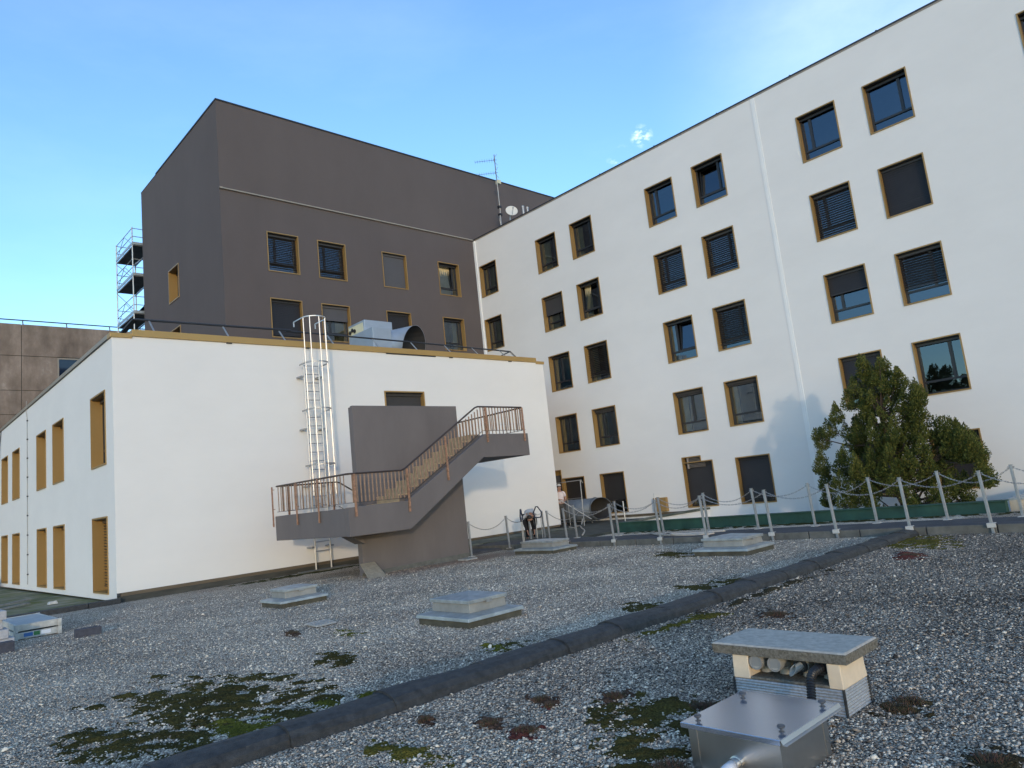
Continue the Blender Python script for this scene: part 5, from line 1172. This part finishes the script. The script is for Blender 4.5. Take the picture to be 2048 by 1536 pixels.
# standing worker, half hidden by the wall corner, holding a long pole
pz = dz; po = (22.32, 21.42, pz)
A = thing('person', 'standing worker in a pale shirt and dark trousers holding a long pole', 'person', po)
def standing():
    fx, fy_ = -.60, -.80                    # facing
    sx, sy = fy_, -fx                       # towards the figure's right hand... side vector
    def P_(s, f, z): return (sx*s+fx*f, sy*s+fy_*f, z)
    j = {}; e = []
    j['pelvis'] = (*P_(0, 0, .93), .135, .10); j['waist'] = (*P_(0, .01, 1.08), .125, .095); j['chest'] = (*P_(0, .0, 1.30), .150, .105); j['neckb'] = (*P_(0, -.01, 1.45), .075, .07)
    j['neck'] = (*P_(0, .01, 1.52), .052); j['jaw'] = (*P_(0, .03, 1.585), .066, .072); j['head'] = (*P_(0, .02, 1.66), .080, .094); j['crown'] = (*P_(0, .01, 1.715), .062, .07)
    e += [('pelvis', 'waist'), ('waist', 'chest'), ('chest', 'neckb'), ('neckb', 'neck'), ('neck', 'jaw'), ('jaw', 'head'), ('head', 'crown')]
    j['nose'] = (*P_(0, .112, 1.635), .012); e.append(('head', 'nose'))
    for s in (-1, 1):
        j[f'ear{s}'] = (*P_(.085*s, .0, 1.64), .014, .02); e.append(('head', f'ear{s}'))
        j[f'sh{s}'] = (*P_(.185*s, 0, 1.41), .062); j[f'el{s}'] = (*P_(.235*s, .02, 1.13), .044); j[f'wrist{s}'] = (*P_(.08*s, .26, 1.10+.05*s), .029)
        e += [('neckb', f'sh{s}'), (f'sh{s}', f'el{s}'), (f'el{s}', f'wrist{s}')]
        hand(j, e, s, P_(.075*s, .27, 1.10+.05*s), (-s*sx*.8+fx*.5, -s*sy*.8+fy_*.5, 0), (fx*.3, fy_*.3, -1))
        j[f'hip{s}'] = (*P_(.10*s, 0, .88), .095); j[f'kn{s}'] = (*P_(.12*s, .03+.02*s, .49), .060); j[f'an{s}'] = (*P_(.13*s, -.02+.05*s, .09), .038); j[f'toe{s}'] = (*P_(.15*s, .13+.05*s, .035), .034)
        e += [('pelvis', f'hip{s}'), (f'hip{s}', f'kn{s}'), (f'kn{s}', f'an{s}'), (f'an{s}', f'toe{s}')]
    skin_fig('body', 'skin', A, j, e, po)
    def sub(keys, ed, grow, name, m, extra=None):
        jj = {k: (*j[k][:3], *[r*grow for r in j[k][3:]]) for k in keys}
        if extra: jj.update(extra)
        skin_fig(name, m, A, jj, ed, po)
    ex = {f'slv{s}': (*Vector(j[f'sh{s}'][:3]).lerp(Vector(j[f'el{s}'][:3]), .62), .066) for s in (-1, 1)}; ex['hem'] = (*P_(0, 0, .90), .155, .12)
    sub(['chest', 'waist', 'neckb', 'sh-1', 'sh1'], [('chest', 'waist'), ('waist', 'hem'), ('chest', 'neckb'), ('neckb', 'sh-1'), ('neckb', 'sh1'), ('sh-1', 'slv-1'), ('sh1', 'slv1')], 1.16, 'shirt', 'shirt', ex)
    sub(['pelvis', 'hip-1', 'hip1', 'kn-1', 'kn1', 'an-1', 'an1'], [('pelvis', 'hip-1'), ('pelvis', 'hip1'), ('hip-1', 'kn-1'), ('hip1', 'kn1'), ('kn-1', 'an-1'), ('kn1', 'an1')], 1.25, 'trousers', 'trouser')
    for s in (-1, 1):
        a = Vector(j[f'an{s}'][:3]); b = Vector(j[f'toe{s}'][:3]); q = MB(); q.tube([Vector((a.x, a.y, .05))-(b-a)*.25, Vector((a.x, a.y, .055)), Vector((b.x, b.y, .04)), Vector((b.x, b.y, .035))+(b-a)*.25], .05, 8, rs=[.035, .052, .048, .025])
        q.v = [(v[0]+po[0], v[1]+po[1], v[2]+po[2]) for v in q.v]; q.build('shoe', 'black', A, smooth=True)
    return j
JA = standing()
hb = thing('tmp', 'x', 'x'); bpy.data.objects.remove(hb)
head_bits(A, Vector(po)+Vector(JA['head'][:3]), (-.6, -.8, 0), (0, 0, 1), 'hair', 'whitepaint')
pa = Vector(po)+Vector(JA['wrist1'][:3]); pb_ = Vector((21.75, 19.55, dz+.42)); dd = (pb_-pa).normalized()
t = MB(); t.tube([pa-dd*.9, pb_+dd*.35], .017, 8); tag(t.build('pole', 'alu', None), 'long pale pole held slanting by the standing worker', 'pole')
# worker bent over, seen from the front
pz = gz(18.5)+.02; pq = (17.62, 18.52, pz)
B = thing('person', 'person in a grey top and black trousers bent over beside the chain posts', 'person', pq)
def bending():
    fx, fy_ = -.66, -.75; sx, sy = fy_, -fx
    def P_(s, f, z): return (sx*s+fx*f, sy*s+fy_*f, z)
    j = {}; e = []
    j['pelvis'] = (*P_(0, -.10, .86), .135, .11); j['waist'] = (*P_(0, .06, .97), .13, .10); j['chest'] = (*P_(0, .24, .95), .15, .115); j['neckb'] = (*P_(0, .40, .86), .08, .075)
    j['neck'] = (*P_(0, .47, .80), .052); j['jaw'] = (*P_(0, .54, .70), .066, .072); j['head'] = (*P_(.01, .53, .765), .080, .094); j['crown'] = (*P_(.01, .60, .79), .062, .07)
    e += [('pelvis', 'waist'), ('waist', 'chest'), ('chest', 'neckb'), ('neckb', 'neck'), ('neck', 'head'), ('head', 'jaw'), ('head', 'crown')]
    j['nose'] = (*P_(.01, .635, .715), .012); e.append(('head', 'nose'))
    for s in (-1, 1):
        j[f'ear{s}'] = (*P_(.09*s, .51, .76), .014, .02); e.append(('head', f'ear{s}'))
        j[f'sh{s}'] = (*P_(.18*s, .34, .86), .062); j[f'el{s}'] = (*P_(.20*s, .36, .58), .044); j[f'wrist{s}'] = (*P_(.12*s, .42, .36), .029)
        e += [('neckb', f'sh{s}'), (f'sh{s}', f'el{s}'), (f'el{s}', f'wrist{s}')]
        hand(j, e, s, P_(.11*s, .43, .34), (fx*.2, fy_*.2, -1), (fx*.3-sx*s*.8, fy_*.3-sy*s*.8, -.2))
        j[f'hip{s}'] = (*P_(.10*s, -.08, .82), .098); j[f'kn{s}'] = (*P_(.12*s, .02, .46), .062); j[f'an{s}'] = (*P_(.13*s, -.05, .09), .038); j[f'toe{s}'] = (*P_(.15*s, .10, .035), .034)
        e += [('pelvis', f'hip{s}'), (f'hip{s}', f'kn{s}'), (f'kn{s}', f'an{s}'), (f'an{s}', f'toe{s}')]
    skin_fig('body', 'skin', B, j, e, pq)
    def sub(keys, ed, grow, name, m, extra=None):
        jj = {k: (*j[k][:3], *[r*grow for r in j[k][3:]]) for k in keys}
        if extra: jj.update(extra)
        skin_fig(name, m, B, jj, ed, pq)
    ex = {f'slv{s}': (*Vector(j[f'sh{s}'][:3]).lerp(Vector(j[f'el{s}'][:3]), .55), .064) for s in (-1, 1)}; ex['hem'] = (*P_(0, -.04, .92), .155, .125)
    sub(['chest', 'waist', 'neckb', 'sh-1', 'sh1'], [('chest', 'waist'), ('waist', 'hem'), ('chest', 'neckb'), ('neckb', 'sh-1'), ('neckb', 'sh1'), ('sh-1', 'slv-1'), ('sh1', 'slv1')], 1.18, 'top', 'greytop', ex)
    sub(['pelvis', 'hip-1', 'hip1', 'kn-1', 'kn1', 'an-1', 'an1'], [('pelvis', 'hip-1'), ('pelvis', 'hip1'), ('hip-1', 'kn-1'), ('hip1', 'kn1'), ('kn-1', 'an-1'), ('kn1', 'an1')], 1.3, 'trousers', 'blacktrouser')
    for s in (-1, 1): sub([f'sh{s}', f'el{s}', f'wrist{s}'], [(f'sh{s}', f'el{s}'), (f'el{s}', f'wrist{s}')], 1.22, 'sleeve', 'blacktrouser')
    for s in (-1, 1):
        a = Vector(j[f'an{s}'][:3]); b = Vector(j[f'toe{s}'][:3]); q = MB(); q.tube([Vector((a.x, a.y, .05))-(b-a)*.25, Vector((a.x, a.y, .055)), Vector((b.x, b.y, .04)), Vector((b.x, b.y, .035))+(b-a)*.25], .05, 8, rs=[.035, .052, .048, .025])
        q.v = [(v[0]+pq[0], v[1]+pq[1], v[2]+pq[2]) for v in q.v]; q.build('shoe', 'black', B, smooth=True)
    return j
JB = bending()
head_bits(B, Vector(pq)+Vector(JB['head'][:3]), (-.5, -.55, -.6), (-.45, -.5, .65), 'hair')

# ------------------------------------------------------------------ gravel stones, moss
def big_mesh(name, V, Fc, m, k):
    """V (n,k verts,3), Fc (faces per item)"""
    n, kv, _ = V.shape; nf, fv = Fc.shape
    me = bpy.data.meshes.new(name); me.vertices.add(n*kv); me.loops.add(n*nf*fv); me.polygons.add(n*nf)
    idx = (Fc[None]+(np.arange(n)*kv)[:, None, None]).astype(np.int32)
    me.vertices.foreach_set('co', V.astype(np.float32).ravel()); me.loops.foreach_set('vertex_index', idx.ravel()); me.polygons.foreach_set('loop_start', np.arange(0, n*nf*fv, fv, dtype=np.int32)); me.polygons.foreach_set('loop_total', np.full(n*nf, fv, dtype=np.int32)); me.update()
    me.materials.append(M[m]); o = bpy.data.objects.new(name, me); COL.objects.link(o); return o
def stones(n, rmax, rmin, size):
    rng = np.random.default_rng(3)
    base = np.array([(1, 0, 0), (-1, 0, 0), (0, 1, 0), (0, -1, 0), (0, 0, 1), (0, 0, -1), (.6, .6, .5), (-.6, .6, .5), (-.6, -.6, .5), (.6, -.6, .5)], float)
    base = base/np.linalg.norm(base, axis=1)[:, None]
    Fc = np.array([(0, 6, 9), (6, 2, 7), (7, 1, 8), (8, 3, 9), (4, 7, 8), (4, 8, 9), (4, 9, 6), (4, 6, 7), (0, 2, 6), (2, 1, 7), (1, 3, 8), (3, 0, 9)])
    ang = YAW + rng.uniform(-.80, .72, n); u = rng.uniform(0, 1, n); d = rmin*(rmax/rmin)**(u**.80)
    x = d*np.cos(ang); y = d*np.sin(ang)
    keep = ((y < 5.06) | (y > 5.5)) & (x < 14.9) & ~((x > 4.56) & (x < 4.95) & (y > 2.14) & (y < 2.93)) & ~((x > 3.45) & (x < 3.98) & (y > 2.0) & (y < 2.54)) & (y < 20.9)
    for (a, b, c, e) in ((5.74, 6.6, 7.32, 8.34), (5.96, 6.9, 13.15, 14.04), (12.4, 13.44, 7.24, 8.42)): keep &= ~((x > a) & (x < b) & (y > c) & (y < e))
    x, y = x[keep], y[keep]; n = len(x)
    z = -1.58-np.maximum(0, y-5)*.0075
    s = size*rng.lognormal(0, .38, n)*(1+.022*np.hypot(x, y)); S = s[:, None]*rng.uniform(.65, 1.25, (n, 3)); S[:, 2] *= .72
    V = base[None]*rng.uniform(.8, 1.15, (n, 10, 1))*S[:, None, :]
    a = rng.uniform(0, 2*np.pi, n); ca, sa = np.cos(a), np.sin(a); tl = rng.normal(0, .35, n)
    X = V[..., 0]*ca[:, None]-V[..., 1]*sa[:, None]; Yv = V[..., 0]*sa[:, None]+V[..., 1]*ca[:, None]; Z = V[..., 2]+X*np.sin(tl)[:, None]
    V = np.stack([X+x[:, None], Yv+y[:, None], Z+(z+s*.25)[:, None]], -1)
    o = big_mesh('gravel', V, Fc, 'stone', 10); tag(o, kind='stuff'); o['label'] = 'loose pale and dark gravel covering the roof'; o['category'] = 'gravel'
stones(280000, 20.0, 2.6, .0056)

MOSS = [(2.71, 7.08, 0.43, -0.94, -0.35, -0.88, 'd'), (1.6, 6.66, 0.28, -0.53, -0.14, -0.55, 'd'), (2.0, 6.15, 0.18, -0.34, -0.18, -0.53, 'd'), (2.29, 5.9, 0.21, -0.38, -0.16, -0.3, 'g'), (2.33, 7.17, 0.3, -0.62, -0.18, -0.55, 'd'), (4.03, 7.54, 0.1, -0.26, -0.19, -0.34, 'd'), (3.04, 5.92, 0.05, -0.1, -0.06, -0.12, 'g'), (3.38, 5.72, 0.07, -0.16, -0.08, -0.10, 'g'), (5.03, 9.01, 0.07, -0.25, -0.15, -0.26, 'g'), (5.11, 6.12, 0.05, -0.16, -0.13, -0.15, 'g'), (5.27, 5.78, 0.09, -0.27, -0.17, -0.18, 'd'), (7.44, 5.92, 0.05, -0.29, -0.29, -0.22, 'd'), (8.94, 6.13, 0.03, -0.31, -0.24, -0.15, 'd'), (9.41, 5.73, 0.02, -0.37, -0.33, -0.13, 'd'), (2.69, 4.2, 0.13, -0.23, -0.14, -0.21, 'y'), (4.12, 3.29, 0.18, -0.36, -0.32, -0.24, 'd'), (3.51, 2.95, 0.13, -0.23, -0.24, -0.18, 'd'), (3.1, 2.75, 0.13, -0.25, -0.2, -0.18, 'd'), (13.87, 4.75, -0.12, -0.62, -0.88, -0.31, 'y'), (4.85, 1.95, 0.07, -0.14, -0.14, -0.05, 'b'), (4.26, 1.31, 0.07, -0.11, -0.16, -0.06, 'b'), (6.5, 4.85, 0.6, -0.02, -0.0, -0.10, 'y'), (2.17, 8.26, 0.12, -0.25, -0.05, -0.2, 'd'), (1.78, 8.32, 0.09, -0.18, -0.03, -0.15, 'd'), (4.68, 10.01, 0.04, -0.14, -0.12, -0.26, 'r'), (3.17, 4.67, 0.05, -0.09, -0.06, -0.09, 'r'), (3.36, 4.16, 0.05, -0.1, -0.09, -0.1, 'r'), (3.38, 3.81, 0.06, -0.12, -0.09, -0.1, 'R'), (3.94, 4.22, 0.05, -0.11, -0.09, -0.09, 'r'), (4.26, 3.76, 0.06, -0.12, -0.13, -0.11, 'r'), (3.85, 4.05, 0.02, -0.05, -0.05, -0.05, 'R'), (12.78, 9.26, -0.07, -0.55, -0.41, -0.29, 'd'), (12.03, 4.28, -0.02, -0.22, -0.44, -0.15, 'R'), (7.2, 4.79, 0.06, -0.22, -0.2, -0.12, 'y'), (7.38, 4.09, 0.04, -0.18, -0.19, -0.1, 'r'), (18.9, 9.5, 0, 5.0, .28, 0, 'm'), (10.4, 20.6, 2.2, 0, 0, .35, 'm'), (13.6, 19.2, 2.0, 0, 0, .4, 'm'), (9.0, 4.9, 1.5, 0, 0, .10, 'b')]
TONE = {'d': (.078, .063, .019), 'g': (.140, .128, .020), 'y': (.135, .110, .022), 'b': (.060, .047, .026), 'r': (.105, .062, .045), 'R': (.16, .050, .042), 'm': (.050, .052, .020)}
def moss():
    from mathutils import noise as mn
    rng = np.random.default_rng(9); vs = []; fs = []; cols = []
    for (cx, cy, ax, ay, bx, by, k) in MOSS:
        det = abs(ax*by-ay*bx); la = math.hypot(ax, ay); lb = math.hypot(bx, by); step = .012 if cx*cx+cy*cy < 90 else .04
        step = max(step, math.sqrt(4*det)/170) if det > 1e-6 else step
        na, nb = max(6, int(2.4*la/step)), max(6, int(2.4*lb/step))
        na, nb = min(na, 240), min(nb, 240); k0 = len(vs); seed = cx*3.1; H = {}
        for i in range(na+1):
            for jx in range(nb+1):
                a, b = -1.2+2.4*i/na, -1.2+2.4*jx/nb; x = cx+a*ax+b*bx; y = cy+a*ay+b*by
                q = math.hypot(a, b); sc_ = 5.0 if la > .2 else 10.0
                f = mn.fractal((x*sc_, y*sc_, seed), .7, 2.1, 5); fine = mn.noise((x*60, y*60, seed))
                h = (.016*(.90-q*1.0+1.55*f))+.004*fine
                h = max(-.02, min(h, .030 if k != 'R' else .04)); vs.append((x, y, gz(y)+h+.001)); t_ = TONE[k]; v = 1+.35*mn.noise((x*3, y*3, 4+seed)); cols.append((t_[0]*v, t_[1]*v, t_[2]*v, 1)); H[(i, jx)] = h
        for i in range(na):
            for jx in range(nb):
                if max(H[(i, jx)], H[(i+1, jx)], H[(i+1, jx+1)], H[(i, jx+1)]) > -.003:
                    b = k0+i*(nb+1)+jx; fs.append((b, b+nb+1, b+nb+2, b+1))
    me = bpy.data.meshes.new('moss'); me.from_pydata(vs, [], fs); me.update()
    ca = me.color_attributes.new('tone', 'FLOAT_COLOR', 'POINT'); ca.data.foreach_set('color', np.array(cols, np.float32).ravel())
    for p in me.polygons: p.use_smooth = True
    me.materials.append(M['moss']); o = bpy.data.objects.new('moss', me); COL.objects.link(o); tag(o, 'dark green and brownish moss patches on the gravel', 'moss', kind='stuff')
moss()
def sedum():
    rng = np.random.default_rng(21); V = []
    spots = [(cx, cy, max(.03, .55*min(math.hypot(ax, ay), math.hypot(bx, by)))) for (cx, cy, ax, ay, bx, by, k) in MOSS if k in 'rRb' and abs(ax) < 1]
    spots += [(3.35, 2.62, .10), (4.35, 3.05, .08), (5.02, 1.95, .08), (3.55, 1.72, .08), (3.0, 2.55, .08), (4.0, 1.2, .06)]
    for (x, y, r) in spots:
        n = int(min(900, 9000*r)); a = rng.uniform(0, 2*np.pi, n); q = r*np.sqrt(rng.uniform(0, 1, n))*rng.uniform(.5, 1.25, n)
        P_ = np.stack([x+q*np.cos(a), y+q*np.sin(a), np.array([gz(y)]*n)+.004], 1); d = np.stack([np.cos(a)*.5, np.sin(a)*.5, np.ones(n)], 1)+rng.normal(0, .35, (n, 3)); d /= np.linalg.norm(d, axis=1)[:, None]
        L = rng.uniform(.02, .05, (n, 1)); s = np.cross(d, rng.normal(size=(n, 3))); s /= np.linalg.norm(s, axis=1)[:, None]
        V.append(np.stack([P_-s*.0022, P_+s*.0022, P_+d*L], 1))
    V = np.concatenate(V); M['sedum'] = None
    m, nt, p = new_mat('sedum'); g_ = nt.nodes.new('ShaderNodeNewGeometry'); cr = ramp(nt, [(0, (.035, .045, .018)), (.35, (.07, .065, .035)), (.7, (.13, .085, .06)), (1, (.17, .06, .05))]); nt.links.new(g_.outputs['Random Per Island'], cr.inputs[0]); nt.links.new(cr.outputs[0], p.inputs['Base Color']); p.inputs['Roughness'].default_value = .9; M['sedum'] = m
    o = big_mesh('sedum', V, np.array([(0, 1, 2)]), 'sedum', 3); tag(o, 'low brown and reddish sedum growing in the gravel', 'plants', kind='stuff')
sedum()

# ------------------------------------------------------------------ lift everything so the near roof lies at z = 0
for o in list(scene.objects):
    if o.parent is None and o.type not in ('CAMERA', 'LIGHT'): o.location.z += EYE
